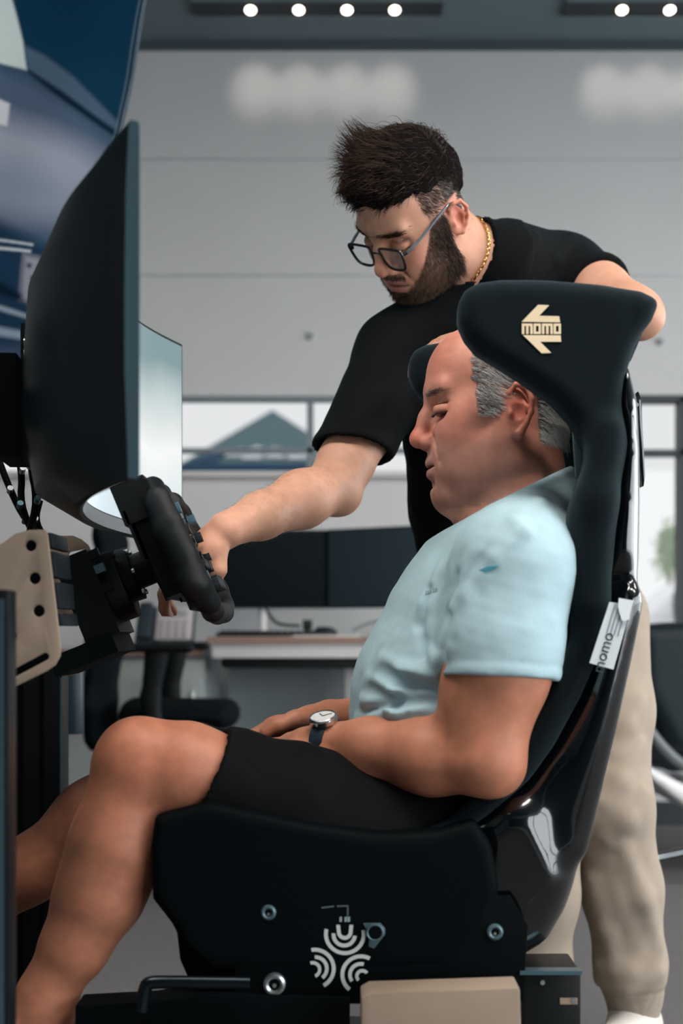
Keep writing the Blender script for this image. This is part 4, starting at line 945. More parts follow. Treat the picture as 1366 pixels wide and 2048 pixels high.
# ------------------------------------------------------------------ racing bucket seat
m_fab = mat('seat_fabric', (11, 18, 22), rough=.92, spec=.08, sheen=.14, noise=.12, nscale=500, weave=.12, bscale=1500)
m_shell = mat('seat_shell_gloss', (3, 7, 10), rough=.2, spec=.3, coat=1.0, coat_rough=.02)
m_plate = mat('steel_black', (3, 7, 9), rough=.65, spec=.06)
m_bolt = mat('bolt_silver', (176, 184, 186), rough=.3, metal=1.0); m_cream = mat('logo_cream', (226, 206, 172), rough=.75); m_beige = mat('plate_beige', (138, 122, 107), rough=.55, spec=.3, noise=.06, nscale=14)
def P2(pts, Y): return [(Wp(a, b, Y)[0], Wp(a, b, Y)[2]) for a, b in pts]
def seat():
    root = empty('racing_seat', Wp(800, 1990, YM), 'black racing bucket seat with winged headrest and cream arrow logo', 'seat')
    YN, YF = 1.815, 2.285
    back = [(1262, 715), (1283, 800), (1287, 900), (1288, 1000), (1286, 1120), (1279, 1230), (1259, 1340), (1229, 1480), (1191, 1620), (1161, 1740), (1136, 1825), (1098, 1890), (1030, 1930), (900, 1945), (600, 1950), (420, 1945), (365, 1900), (340, 1850), (302, 1800), (298, 1700), (308, 1632)]
    front = [(420, 1600), (600, 1640), (760, 1665), (880, 1660), (960, 1628), (1040, 1570), (1105, 1478), (1152, 1385), (1192, 1290), (1210, 1200), (1206, 1130), (1225, 1000), (1243, 900), (1238, 800), (1242, 740)]
    H = SDF(); H.slab(P2(back+front, 1.83), YN, YF, .045, k=0)
    inner = [(1232, 690), (1240, 800), (1246, 900), (1244, 1020), (1240, 1120), (1230, 1230), (1205, 1330), (1160, 1450), (1095, 1570), (1010, 1690), (860, 1800), (600, 1790), (420, 1740), (250, 1690), (150, 1500), (600, 1200), (900, 600)]
    H.slab(P2(inner, 1.86), YN+.045, YF-.045, .03, k=.01, sub=True)
    H.el(Wp(1243, 1175, 1.815), (.016, .022, .045), k=.012, sub=True, rot=np.array(Matrix.Rotation(-.12, 3, 'Y')))   # belt recess
    H.rc(Wp(880, 1760, 1.80), Wp(955, 1700, 1.80), .012, .02, k=.02, sub=True); H.rc(Wp(700, 1800, 1.80), Wp(880, 1830, 1.80), .010, .012, k=.02, sub=True)
    H.rc(Wp(1035, 1640, 1.828), Wp(1090, 1760, 1.828), .016, .018, k=.04); H.rc(Wp(1262, 1200, 1.828), Wp(1150, 1690, 1.828), .012, .014, k=.03)
    sh = H.mesh('shell', m_shell, root, regions=[((-.27, 1.78, .36), (.42, 2.32, 1.18), .0048)], relax=5)
    # upholstery: the two side pads run from the wing of the headrest down to the hip
    pad = [(915, 643), (917, 606), (930, 581), (956, 567), (1000, 560), (1100, 562), (1200, 570), (1280, 581), (1308, 594), (1318, 607), (1305, 640), (1284, 668), (1271, 692), (1262, 720), (1250, 760), (1246, 800), (1251, 845), (1259, 885), (1253, 925), (1242, 980), (1234, 1050), (1226, 1110), (1220, 1150), (1222, 1205), (1213, 1265), (1195, 1320), (1160, 1395), (1110, 1487), (1058, 1560), (1000, 1615), (940, 1655), (880, 1678), (840, 1690)]
    pin = [(835, 1668), (900, 1640), (960, 1590), (1020, 1520), (1080, 1420), (1120, 1350), (1140, 1280), (1140, 1180), (1135, 1100), (1140, 1020), (1160, 965), (1172, 925), (1170, 893), (1148, 846), (1104, 800), (1042, 758), (990, 726), (954, 704), (930, 676)]
    for nm, yc, sg, dx in (('near', 1.855, -1, 0.0), ('far', 2.245, 1, -.045)):
        A = SDF()
        def warp(P, yc=yc, sg=sg, dx=dx):
            Q = P.copy(); wing = sstep(1.05, 1.18, P[:, 2])*sstep(.30, .14, P[:, 0])
            Q[:, 1] = yc+(P[:, 1]-yc)-sg*.0*wing-sg*.014*np.sin((P[:, 2]-.5)*9)*.4
            if dx: Q[:, 0] = P[:, 0]-dx*wing
            return Q
        A.slab(P2(pad+pin, 1.838), yc-.036, yc+.036, .026, k=0, warp=warp)
        if sg < 0:
            A.rc(Wp(1215, 860, 1.825), Wp(1195, 1000, 1.825), .012, .016, k=.03); A.rc(Wp(1195, 1000, 1.825), Wp(1180, 1200, 1.825), .018, .014, k=.03)
            A.rc(Wp(1265, 585, 1.818), Wp(1262, 720, 1.818), .0016, .0016, k=.004, sub=True)      # seam
        A.post.append(lambda P, d: d+.0012*vnoise(P, 40, 101))
        V, F = A.nets((-.27, yc-.075, .5), (.43, yc+.08, 1.29), .0042)
        V = laplace(V, F, 2); po = arr_mesh('side_pad', V, F, m_fab, root); 
        if sg < 0: SN = A
    Bk = SDF(); Bk.slab(P2([(1230, 700), (1240, 760), (1243, 900), (1240, 1000), (1236, 1120), (1225, 1230), (1200, 1340), (1155, 1450), (1095, 1570), (1010, 1690), (870, 1800), (600, 1790), (420, 1750), (330, 1735), (330, 1690), (450, 1705), (640, 1750), (840, 1760), (975, 1680), (1060, 1590), (1120, 1480), (1160, 1370), (1185, 1240), (1192, 1120), (1190, 1020), (1195, 930), (1195, 860), (1185, 760), (1180, 700)], 1.88), 1.88, 2.22, .016, k=0)
    Bk.mesh('back_cushion', m_fab, root, h=.006)
    Hp = SDF(); Hp.slab(P2([(308, 1634), (420, 1604), (600, 1644), (760, 1668), (880, 1662), (950, 1640), (985, 1690), (1000, 1780), (975, 1860), (900, 1945), (420, 1942), (367, 1898), (343, 1850), (304, 1800), (300, 1700)], 1.80), 1.796, 1.85, .014, k=0); Hp.mesh('highlight_cover', m_plate, root, h=.0045, relax=2)  # matte sheet added over the shell side to hide its highlights
    # headrest top, joining the wings behind the head
    Tb = SDF(); Tb.slab(P2([(1180, 625), (1270, 630), (1285, 640), (1280, 670), (1255, 730), (1200, 760), (1170, 700)], 1.9), 1.86, 2.24, .02, k=0); Tb.mesh('headrest_pad', m_fab, root, h=.006)
    # pale patch for background light through the harness slot, rear fin, swing tag
    m_slot_light = mat('slot_light_grey', (112, 132, 142), rough=.5)
    prism('slot_light', [Wp(a, b, 1.925) for a, b in ((1146, 858), (1162, 868), (1176, 895), (1178, 915), (1160, 955), (1152, 955))], (0, .012, 0), m_slot_light, root, bevel=.002)
    fin = prism('rear_fin', [Wp(a, b, 2.0) for a, b in ((1277, 781), (1284, 800), (1286, 860), (1291, 950), (1288, 973), (1282, 945), (1270, 865), (1262, 815), (1266, 795))], (0, .03, 0), m_shell, root, bevel=.002)
    disc_cyl('screw', Wp(1273, 810, 1.998), (0, 1, 0), .0028, .004, m_bolt, fin, n=12)
    m_tag = mat('tag_white', (200, 208, 212), rough=.5); m_ink = mat('tag_ink', (40, 50, 58), rough=.6); m_ink2 = mat('tag_ink_soft', (120, 132, 140), rough=.6)
    ty = 1.797
    tg = prism('swing_tag', [Wp(a, b, ty) for a, b in ((1219, 1204), (1243, 1207), (1256, 1236), (1227, 1339), (1179, 1326))], (0, .0015, 0), m_tag, root)
    prism('tag_fold', [Wp(a, b, ty-.004) for a, b in ((1238, 1196), (1267, 1201), (1258, 1240), (1244, 1242), (1236, 1215))], (0, .0015, 0), mat('tag_film', (214, 222, 226), rough=.25), tg)
    dirv = unit(Wp(1227, 1232, ty)-Wp(1201, 1320, ty)); up = np.array([-dirv[2], 0, dirv[0]]); c = Wp(1207, 1305, ty-.0006)
    M = Matrix(((dirv[0], up[0], 0, c[0]), (0, 0, -1, c[1]), (dirv[2], up[2], 0, c[2]), (0, 0, 0, 1)))
    text_obj('tag_lettering', 'momo', .020, M, m_ink, tg)
    for k_, (o1, l_) in enumerate(((0, .036), (.006, .040), (.012, .030), (-.006, .038))):
        s0 = Wp(1220, 1275, ty-.0008)+up*(-o1*.8)+dirv*.004; prism('tag_print_line', [s0, s0+dirv*l_, s0+dirv*l_+up*.0012, s0+up*.0012], (0, .0005, 0), m_ink2, tg)
    # cream logo: arrow pieces above and below the word, on the near wing
    def on(px, py): h_ = SN.hit(px, py, 1.7, 1.95); return h_ if h_ is not None else Wp(px, py, 1.82)
    lg = empty('logo', on(1082, 660)); lg.parent = root; lg.matrix_basis = Matrix.Translation(Vector(on(1082, 660))-root.location); tag(lg, 'cream arrow logo with the word momo')
    def flat(nm, poly): q = [on(*p)+np.array([0, -.0006, 0]) for p in poly]; return prism(nm, q, (0, -.0012, 0), m_cream, lg)
    flat('arrow_piece', [(1043, 644), (1076, 610), (1098, 611), (1078, 632), (1118, 633), (1120, 645)][:6]); flat('arrow_piece', [(1046, 671), (1121, 671), (1122, 684), (1080, 684), (1102, 706), (1083, 707)])
    x0, x1, ya, yb = 1043, 1121, 647.5, 668.5
    mid = lambda x: (x-x0)/(x1-x0)
    def rect(nm, a, b, c_, d_): flat(nm, [(a, c_), (b, c_), (b, d_), (a, d_)])
    wds = [(1043.5, 1065, 'm'), (1067, 1081.5, 'o'), (1083.5, 1105, 'm'), (1107, 1121.5, 'o')]; st = 4.6
    for a, b, ch in wds:
        rect('letter_bar', a, b, ya, ya+st)
        if ch == 'm':
            for xx in (a, (a+b-st)/2, b-st): rect('letter_bar', xx, xx+st+.3, ya+st-.1, yb)
        else:
            rect('letter_bar', a, b, yb-st, yb); rect('letter_bar', a, a+st, ya+st-.1, yb-st+.1); rect('letter_bar', b-st, b, ya+st-.1, yb-st+.1)
    return root, SN, H
seat_root, SN, SH = seat()
# side mounting bracket with emblem, bolts
def bracket():
    r = empty('seat_bracket', Wp(690, 1990, 1.79), 'black steel seat side bracket with white arc emblem and bolts', 'bracket'); Y = 1.803
    pl = prism('plate', [Wp(a, b, Y) for a, b in ((470, 1800), (560, 1780), (1020, 1790), (1055, 1850), (1045, 2000), (470, 2010))], (0, -.006, 0), m_plate, r, bevel=.0015)
    Yf = Y-.0068; m_em = mat('emblem_white', (176, 182, 182), rough=.55)
    em = empty('emblem', Wp(688, 1905, Yf)); em.parent = r; em.matrix_basis = Matrix.Translation(Vector(Wp(688, 1905, Yf))-r.location); tag(em, 'white emblem of three groups of nested arcs')
    def arc(cx, cy, rad, a0, a1, wd):
        A = np.radians(np.linspace(a0, a1, 20)); s_ = 1366/260
        out = [(560+(cx+(rad+wd)*math.cos(t))/s_, 1780+(cy+(rad+wd)*math.sin(t))/s_) for t in A]+[(560+(cx+(rad-wd)*math.cos(t))/s_, 1780+(cy+(rad-wd)*math.sin(t))/s_) for t in A[::-1]]
        prism('emblem_arc', [Wp(a, b, Yf+.0006) for a, b in out], (0, -.0010, 0), m_em, em)
    arc(682, 462, 200, -12+0, 195, 20); arc(675, 470, 112, 5, 188, 20)
    arc(680, 440, 62, 0, 180, 20)
    for sx in (-62, 62):
        s_ = 1366/260; q = [(680+sx-20, 440), (680+sx+20, 440), (680+sx*1.12+20, 365), (680+sx*1.12-20, 365)]; prism('emblem_arc', [Wp(560+a/s_, 1780+b/s_, Yf+.0006) for a, b in q], (0, -.001, 0), m_em, em)
    arc(365, 825, 200, -100, 62, 20); arc(370, 825, 122, -92, 52, 19); arc(345, 835, 72, -110, 70, 17)
    arc(850, 890, 195, -62, -232, 20); arc(850, 890, 115, -75, -215, 19); arc(865, 905, 58, -35, -225, 17)
    m_br = mat('bracket_teal_grey', (84, 108, 116), rough=.4, metal=.6)
    lug = prism('lug', [Wp(a, b, Yf) for a, b in ((726, 1846), (760, 1845), (770, 1856), (770, 1868), (748, 1896), (737, 1892), (738, 1868))], (0, -.004, 0), m_br, r, bevel=.001)
    disc_cyl('lug_hole', Wp(750, 1865, Yf-.005), (0, 1, 0), .0092, .002, m_plate, lug); ring('lug_ring', Wp(750, 1865, Yf-.005), (0, 1, 0), .0098, .0016, m_br, lug)
    def bolt(px, py, r1, m1=m_bolt): 
        b_ = ring('washer', Wp(px, py, Yf-.001), (0, 1, 0), r1, r1*.42, m1, r); disc_cyl('bolt_head', Wp(px, py, Yf-.001), (0, 1, 0), r1*.55, .004, m_plate, b_, n=6); disc_cyl('bolt_tip', Wp(px, py+3, Yf-.003), (0, 1, 0), r1*.25, .003, m_bolt, b_, n=12)
    bolt(549, 1968, .0105); bolt(537, 1825, .0070, m_br); bolt(990, 1864, .0075, m_br)
    m_txt = mat('stencil_grey', (70, 84, 90), rough=.6)
    for a, b in (((643, 1814), (668, 1811)), ((674, 1811), (697, 1810))): prism('stencil_line', [Wp(a[0], a[1], Yf), Wp(b[0], b[1], Yf), Wp(b[0], b[1]+3, Yf), Wp(a[0], a[1]+3, Yf)], (0, -.0006, 0), m_txt, r)
    prism('stencil_line', [Wp(694, 1812, Yf), Wp(697, 1812, Yf), Wp(697, 1832, Yf), Wp(694, 1832, Yf)], (0, -.0006, 0), m_txt, r)
    for a in (679, 689, 695): prism('stencil_line', [Wp(a, 1834, Yf), Wp(a+5, 1833, Yf), Wp(a+5, 1843, Yf), Wp(a, 1844, Yf)], (0, -.0006, 0), mat('stencil_light', (130, 146, 150), rough=.6), r)
bracket()
# ------------------------------------------------------------------ simulator rig
m_ext = mat('extrusion_black', (7, 12, 15), rough=.4, spec=.25); m_blk = mat('plastic_black', (4, 7, 9), rough=.5, spec=.18); m_edge = mat('steel_and_highlight', (90, 120, 132), rough=.3, metal=.8)
m_rub = mat('grip_rubber', (6, 11, 14), rough=.5, spec=.3)
def circ(c, r, Y, n=20): return [Wp(c[0]+r*math.cos(a), c[1]+r*math.sin(a), Y) for a in np.linspace(0, 2*np.pi, n, endpoint=False)]
def slot(a, b, r, Y, n=8):
    a = np.array(a, float); b = np.array(b, float); t = math.atan2(b[1]-a[1], b[0]-a[0]); o = []
    for k in range(n+1): th = t+math.pi/2+math.pi*k/n; o.append(Wp(a[0]+r*math.cos(th), a[1]+r*math.sin(th), Y))
    for k in range(n+1): th = t-math.pi/2+math.pi*k/n; o.append(Wp(b[0]+r*math.cos(th), b[1]+r*math.sin(th), Y))
    return o
def rig():
    r = empty('simulator_rig', (-.2, YM, 0), 'black aluminium driving simulator frame with beige bracket plates', 'simulator frame')
    # floor beams and cross members
    for y0 in (1.70, 2.32):
        b = box('floor_beam', (-1.0, y0, .09), (.36, y0+.08, .17), m_ext, r, bevel=.003)
        for z in (.11, .13, .15): box('beam_groove', (-1.0, y0-.0008, z-.003), (.36, y0+.004, z+.003), m_plate, b)
    for x in (-.95, -.30, .30): box('cross_beam', (x-.04, 1.78, .09), (x+.04, 2.32, .17), m_ext, r, bevel=.003)
    for x in (-.9, .30):
        for y in (1.74, 2.36): f_ = tube('foot', [(x, y, .09), (x, y, .03)], .018, m_ext, r, n=12); disc_cyl('foot_pad', (x, y, .015), (0, 0, 1), .035, .03, m_rub, f_, n=20, bevel=.004)
    # uprights either side of the wheel
    for Y0, x0, x1, yt in ((2.40, -40, 124, 1320),):
        for y_ in (Y0,):
            a, b = Wp(x0, yt, Y0), Wp(x1, yt, Y0); u_ = box('upright', (a[0], y_, .17), (b[0], y_+.06, a[2]), m_ext, r, bevel=.002)
            for q in (.25, .5, .75):
                xx = a[0]*(1-q)+b[0]*q; box('upright_groove', (xx-.004, y_-.0008, .18), (xx+.004, y_+.004, a[2]-.02), m_plate, u_)
            box('upright_highlight', (b[0]-.0035, y_-.0016, .18), (b[0]-.0005, y_+.001, a[2]-.03), m_edge, u_)  # pale strip put on as the highlight along the corner
    a = Wp(25, 1180, 1.47); nu = box('outrigger_post', (a[0]-.09, 1.45, .02), (a[0], 1.49, a[2]), m_ext, r, bevel=.003); box('post_highlight', (a[0]-.010, 1.4485, .04), (a[0]-.004, 1.452, a[2]-.01), m_edge, nu)  # narrow pale bar stands in for the post's highlight line
    box('outrigger_foot', (a[0]-.12, 1.40, 0), (a[0]+.01, 1.76, .02), m_ext, r, bevel=.003)
    # beige plates
    Y = 1.735
    prism('side_plate', [Wp(p, q, Y) for p, q in ((-90, 1150), (-20, 1102), (10, 1085), (33, 1068), (60, 1061), (94, 1060), (97, 1072), (108, 1165), (117, 1240), (123, 1295), (122, 1312), (112, 1330), (95, 1342), (30, 1374), (-90, 1430))], (0, -.008, 0), m_beige, r, bevel=.0012,
          holes=[circ((64, 1092), 11.5, Y), circ((72, 1157), 12, Y), circ((80, 1222), 12, Y), circ((29, 1272), 8, Y, 14), slot((20, 1352), (93, 1313), 7.5, Y)])
    prism('hole_darkener', [Wp(p, q, 1.76) for p, q in ((-90, 1155), (12, 1092), (92, 1070), (112, 1300), (90, 1328), (-90, 1410))], (0, .01, 0), m_plate, r)  # dark sheet added behind the plate to darken its holes
    Y = 2.30; k = 1.0
    prism('side_plate', [Wp(p, q, Y) for p, q in ((60, 1080), (120, 1072), (148, 1072), (164, 1079), (177, 1090), (185, 1106), (184, 1195), (180, 1212), (166, 1232), (146, 1246), (60, 1262))], (0, -.008, 0), m_beige, r, bevel=.0012, holes=[slot((146, 1111), (172, 1106), 8, Y), circ((170, 1211), 9.5, Y)])
    Y = 1.80
    for i, (a, b, c_) in enumerate(((1065, 1096, 102), (1103, 1155, 106), (1164, 1217, 112), (1226, 1252, 118))):
        prism('spacer_block', [Wp(p, q, Y) for p, q in ((c_-14, a), (c_+2+i*1.5, a), (c_+6+i*1.5, b), (c_-10, b))], (0, .10, 0), mat('spacer_dark', (14, 22, 27), rough=.5), r, bevel=.002)
    # lever and rails at the front of the seat
    lv = tube('slide_lever', [Wp(500, 1966, 1.77), Wp(330, 1964, 1.77), Wp(300, 1965, 1.77), Wp(290, 1972, 1.77), Wp(283, 2022, 1.77)], .0085, mat('lever_steel', (40, 48, 54), rough=.25, metal=.9), r, sub=2)
    box('slide_rail', Wp(480, 2003, 1.80)*np.array([1, 1, 1]), Wp(1040, 1985, 1.80)+np.array([0, .05, 0]), m_plate, r, bevel=.002)
    pts = [(150, 2012), (300, 2004), (400, 1992), (480, 1988), (700, 1996), (700, 2110), (150, 2110)]
    prism('floor_tray', [Wp(a_, b_, 1.79) for a_, b_ in pts], (0, .06, 0), m_plate, r, bevel=.002)
    prism('front_support', [Wp(a_, b_, 1.84) for a_, b_ in ((352, 1850), (480, 1880), (470, 1975), (425, 1975), (380, 1965), (360, 1920))], (0, .02, 0), m_plate, r, bevel=.002)
    # beige seat mount and the beam end behind it
    prism('seat_mount', [Wp(a_, b_, 1.70) for a_, b_ in ((722, 1996), (740, 1986), (1040, 1976), (1050, 2320), (722, 2320))], (0, .06, 0), m_beige, r, bevel=.003)
    e = box('beam_end', Wp(1046, 2280, 1.80), Wp(1162, 1942, 1.80)+np.array([0, .10, 0]), m_ext, r, bevel=.003)
    a = Wp(1120, 2002, 1.799); box('beam_label', a-np.array([0, .001, .004]), a+np.array([.022, 0, .004]), m_beige, e); box('beam_lip', Wp(1040, 1950, 1.795), Wp(1164, 1942, 1.795)+np.array([0, .02, 0]), m_edge, e)
    for p_ in ((1085, 1965), (1147, 2000)): disc_cyl('screw', Wp(*p_, 1.798), (0, 1, 0), .003, .003, m_bolt, e, n=12)
    tube('brace', [Wp(130, 1345, 2.1), Wp(165, 1308, 2.1), Wp(188, 1290, 2.1)], .010, mat('brace_brown', (92, 78, 66), rough=.5), r, sub=1)
    return r
rig_root = rig()
# wheel base
AX = np.array([math.cos(.39), 0, math.sin(.39)]); UP = np.array([-math.sin(.39), 0, math.cos(.39)]); LY = np.array([0, 1., 0]); W0 = Wp(372, 1103, YM)
def fr(a, y, u): return W0+AX*a+LY*y+UP*u
def fbox(name, a0, a1, y0, y1, u0, u1, m, parent, bevel=.003):
    bm = bmesh.new(); vs_ = [bm.verts.new(fr(a, y, u)) for a in (a0, a1) for y in (y0, y1) for u in (u0, u1)]
    for f in ((0, 1, 3, 2), (4, 6, 7, 5), (0, 4, 5, 1), (2, 3, 7, 6), (0, 2, 6, 4), (1, 5, 7, 3)): bm.faces.new([vs_[i] for i in f])
    return bm_obj(name, bm, m, parent, bevel=bevel)
def wheel_base():
    r = empty('wheel_base', fr(-.13, 0, -.05), 'black steering motor base with shaft behind the steering wheel', 'wheel base')
    disc_cyl('motor', fr(-.120, 0, -.008), AX, .052, .050, m_blk, r, n=36, bevel=.004); fbox('housing', -.172, -.122, -.07, .07, -.075, .050, m_blk, r, .010)
    fbox('base_plate', -.225, -.132, -.085, .085, -.100, -.072, m_plate, r, .006); disc_cyl('flange', fr(-.088, 0, 0), AX, .040, .020, m_blk, r, n=32, bevel=.003)
    disc_cyl('shaft', fr(-.058, 0, 0), AX, .026, .10, m_blk, r, n=24); cl = disc_cyl('clamp_ring', fr(-.040, 0, 0), AX, .040, .026, m_blk, r, n=32, bevel=.003)
    for a_ in range(6): t = a_*math.pi/3; disc_cyl('screw', fr(-.078, math.cos(t)*.035, math.sin(t)*.035), AX, .004, .006, m_bolt, r, n=10)
    fbox('clamp_lug', -.052, -.030, -.02, .006, .034, .052, m_blk, cl, .002); fbox('clamp_lug', -.052, -.030, -.02, .006, -.056, -.034, m_blk, cl, .002)
    tube('clamp_pin', [fr(-.044, -.01, .05), fr(-.048, -.01, .075)], .0018, m_blk, cl, n=8); tube('clamp_pin', [fr(-.034, -.01, -.05), fr(-.032, -.01, -.066)], .0018, m_blk, cl, n=8)
    for i, u in enumerate((-.01, .018, .04)): fbox('connector', -.124, -.108, -.068, -.055, u-.006, u+.006, m_edge if i == 1 else m_blk, r, .001)
wheel_base()
def steering_wheel():
    r = empty('steering_wheel', fr(0, 0, 0), 'black formula style steering wheel seen from the side', 'steering wheel')
    S = SDF(); S.frame(np.stack([AX, LY, UP], 1), W0)
    lp = [(.0, -.112, .086), (.004, -.135, .070), (.008, -.146, .030), (.010, -.146, -.020), (.012, -.140, -.062), (.012, -.122, -.088), (.010, -.085, -.098), (.008, 0, -.100), (.010, .085, -.098), (.012, .122, -.088), (.012, .140, -.062), (.010, .146, -.020), (.008, .146, .030), (.004, .135, .070), (.0, .112, .086)]
    rs = [.0155]*15
    S.ch(lp, rs, k=.004); S.ch([(.0, -.112, .086), (-.002, 0, .090), (.0, .112, .086)], [.013, .013, .013], k=.01)
    for sg in (-1, 1): S.ch([(-.004, sg*.140, .060), (-.004, sg*.144, .02), (.000, sg*.143, -.05), (.002, sg*.132, -.075)], [.013, .0165, .0165, .014], k=.012)
    S.frame(); S.mesh('rim', m_rub, r, h=.0035)
    fbox('centre_plate', -.014, .010, -.142, .142, -.088, .080, m_blk, r, .006); fbox('rear_housing', -.040, -.012, -.120, .120, -.060, .092, m_blk, r, .012); disc_cyl('quick_release', fr(-.03, 0, 0), AX, .034, .035, m_blk, r, n=32, bevel=.003)
    fbox('top_housing', -.052, -.004, -.135, -.05, .050, .106, m_blk, r, .010); fbox('top_housing', -.052, -.004, .05, .135, .050, .106, m_blk, r, .010)
    for sg in (-1, 1):
        pd = fbox('shift_paddle', -.048, -.044, sg*.10-.035, sg*.10+.035, .0, .07, m_blk, r, .0015); fbox('paddle_arm', -.046, -.02, sg*.06-.01, sg*.06+.01, .01, .03, m_blk, pd, .002)
    fbox('display', .009, .0125, -.055, .055, .015, .065, mat('display_glass', (14, 22, 28), rough=.1, spec=.6), r, .001)
    bt = mat('button_dark', (20, 28, 32), rough=.4); bt2 = mat('button_blue', (60, 90, 104), rough=.4)
    for i, (y, u) in enumerate(((-.10, .05), (-.085, .02), (-.10, -.01), (-.08, -.05), (-.05, -.03), (.05, -.03), (.08, -.05), (.10, -.01), (.085, .02), (.10, .05), (-.02, -.03), (.02, -.03))):
        b_ = disc_cyl('button', fr(.016, y, u), AX, .008, .016, bt if i % 3 else bt2, r, n=16, bevel=.001); ring('button_guard', fr(.012, y, u), AX, .0105, .0018, bt, b_, n=18, nt=6)
    for y, u in ((-.035, -.06), (0, -.06), (.035, -.06)): d_ = disc_cyl('rotary_dial', fr(.020, y, u), AX, .011, .022, bt, r, n=16, bevel=.001)
    disc_cyl('screw', fr(-.0, -.1285, .045), LY, .004, .003, m_bolt, r, n=12)
steering_wheel()
# ------------------------------------------------------------------ curved monitor
def monitor():
    yaw = .073; c = np.array([-.248, 2.02, 0]); R_ = 1.5; half = .565; zb_, zt_ = EYE+.158, EYE+.518
    ex = np.array([math.cos(yaw), math.sin(yaw), 0]); ey = np.array([-math.sin(yaw), math.cos(yaw), 0])      # towards the driver, and along the screen away from the viewer
    r = empty('curved_monitor', c-ex*.15+np.array([0, 0, .3]), 'large black curved ultrawide monitor mounted in front of the driver', 'monitor')
    n = 61; s = np.linspace(-half, half, n); sag = np.sqrt(R_**2-s**2)-math.sqrt(R_**2-half**2)
    front = [c+ey*a-ex*b for a, b in zip(s, sag)]; t = np.abs(s)/half; nrm = [unit(ex*math.sqrt(R_**2-a*a)+ey*(-a)) for a in s]
    th_e, V, F = .020, [], []
    prof = []                                                       # (depth, z) loop per slice
    for i in range(n):
        tk = .016+.066*(1-t[i]**2)**1.5; zz = lambda f: zb_+(zt_-zb_)*f; p = front[i]; nn = nrm[i]
        loop = [(0, 0), (0, 1), (.003, 1.008), (.010, 1.008), (.012+.45*(tk-.016), .97), (tk*.92, .80), (tk, .55), (tk, .30), (.013+.8*(tk-.016), .08), (.012, -.008), (.003, -.008)]
        for d_, f in loop: V.append(p-nn*d_+np.array([0, 0, zz(f)]))
    m_ = len(loop)
    for i in range(n-1):
        for j in range(m_): F.append((i*m_+j, i*m_+(j+1) % m_, (i+1)*m_+(j+1) % m_, (i+1)*m_+j))
    bm = bmesh.new(); vv = [bm.verts.new(v) for v in V]
    for f in F: bm.faces.new([vv[q] for q in f])
    bm.faces.new(vv[:m_]); bm.faces.new(vv[-m_:][::-1])
    bm_obj('casing', bm, mat('monitor_plastic', (3, 13, 18), rough=.36, spec=.14), r, smooth='auto')
    m_scr = mat('screen_glow', (14, 20, 24), rough=.2, spec=.5); nt = m_scr.node_tree; tc = nt.nodes.new('ShaderNodeTexCoord'); sx = nt.nodes.new('ShaderNodeSeparateXYZ'); mr = nt.nodes.new('ShaderNodeMapRange')
    cr = nt.nodes.new('ShaderNodeValToRGB'); nz = nt.nodes.new('ShaderNodeTexNoise'); nz.inputs['Scale'].default_value = 3.0; ad = nt.nodes.new('ShaderNodeMath'); ad.operation = 'MULTIPLY_ADD'; ad.inputs[1].default_value = .35
    nt.links.new(tc.outputs['Object'], sx.inputs[0]); nt.links.new(tc.outputs['Object'], nz.inputs['Vector']);
    mr.inputs['From Min'].default_value = zb_; mr.inputs['From Max'].default_value = zt_; nt.links.new(sx.outputs['Z'], mr.inputs['Value']); nt.links.new(nz.outputs['Fac'], ad.inputs[0]); nt.links.new(mr.outputs[0], ad.inputs[2]); nt.links.new(ad.outputs[0], cr.inputs['Fac'])
    el = cr.color_ramp.elements; el[0].position = .15; el[0].color = (*lin((186, 204, 212)), 1); el[1].position = 1.15 if False else 1.0; el[1].color = (*lin((110, 136, 140)), 1)
    for ps, c3 in ((.38, (196, 208, 212)), (.62, (226, 228, 226)), (.82, (176, 190, 190))): e_ = el.new(ps); e_.color = (*lin(c3), 1)
    nt.links.new(cr.outputs['Color'], nt.nodes['Principled BSDF'].inputs['Emission Color']); nt.nodes['Principled BSDF'].inputs['Emission Strength'].default_value = 1.1  # pale vertical gradient put into the screen's emission colour
    ec = prism('end_cap', [V[j]-ey*.0004+(-nrm[0]*0) for j in range(m_)], -ey*.0016, mat('monitor_end', (14, 44, 54), rough=.5, spec=.2), r)
    def strip(name, f0, f1, off, m, e0=.004, e1=.004):
        V, F = [], []; k = [i for i in range(n)]
        for i in k:
            a = s[i]*(1-e0/half); b_ = math.sqrt(R_**2-a*a)-math.sqrt(R_**2-half**2); p = c+ey*a-ex*b_; nn = unit(ex*math.sqrt(R_**2-a*a)-ey*a)
            for f, d_ in ((f0, off), (f1, off), (f1, -.001), (f0, -.001)): V.append(p+nn*d_+np.array([0, 0, zb_+(zt_-zb_)*f]))
        for i in range(n-1):
            for j in range(4): F.append((i*4+j, i*4+(j+1) % 4, (i+1)*4+(j+1) % 4, (i+1)*4+j))
        F.append((0, 1, 2, 3)); F.append(tuple((n-1)*4+q for q in (3, 2, 1, 0)))
        o = arr_mesh(name, np.array(V), np.array(F), m, r, smooth=False); return o
    strip('screen', .062, .992, .0008, m_scr); strip('bottom_bezel', .0, .056, .0012, mat('bezel_silver', (128, 136, 140), rough=.35, spec=.5, metal=.3))
    mid = c-ex*(sag[n//2]+.10)
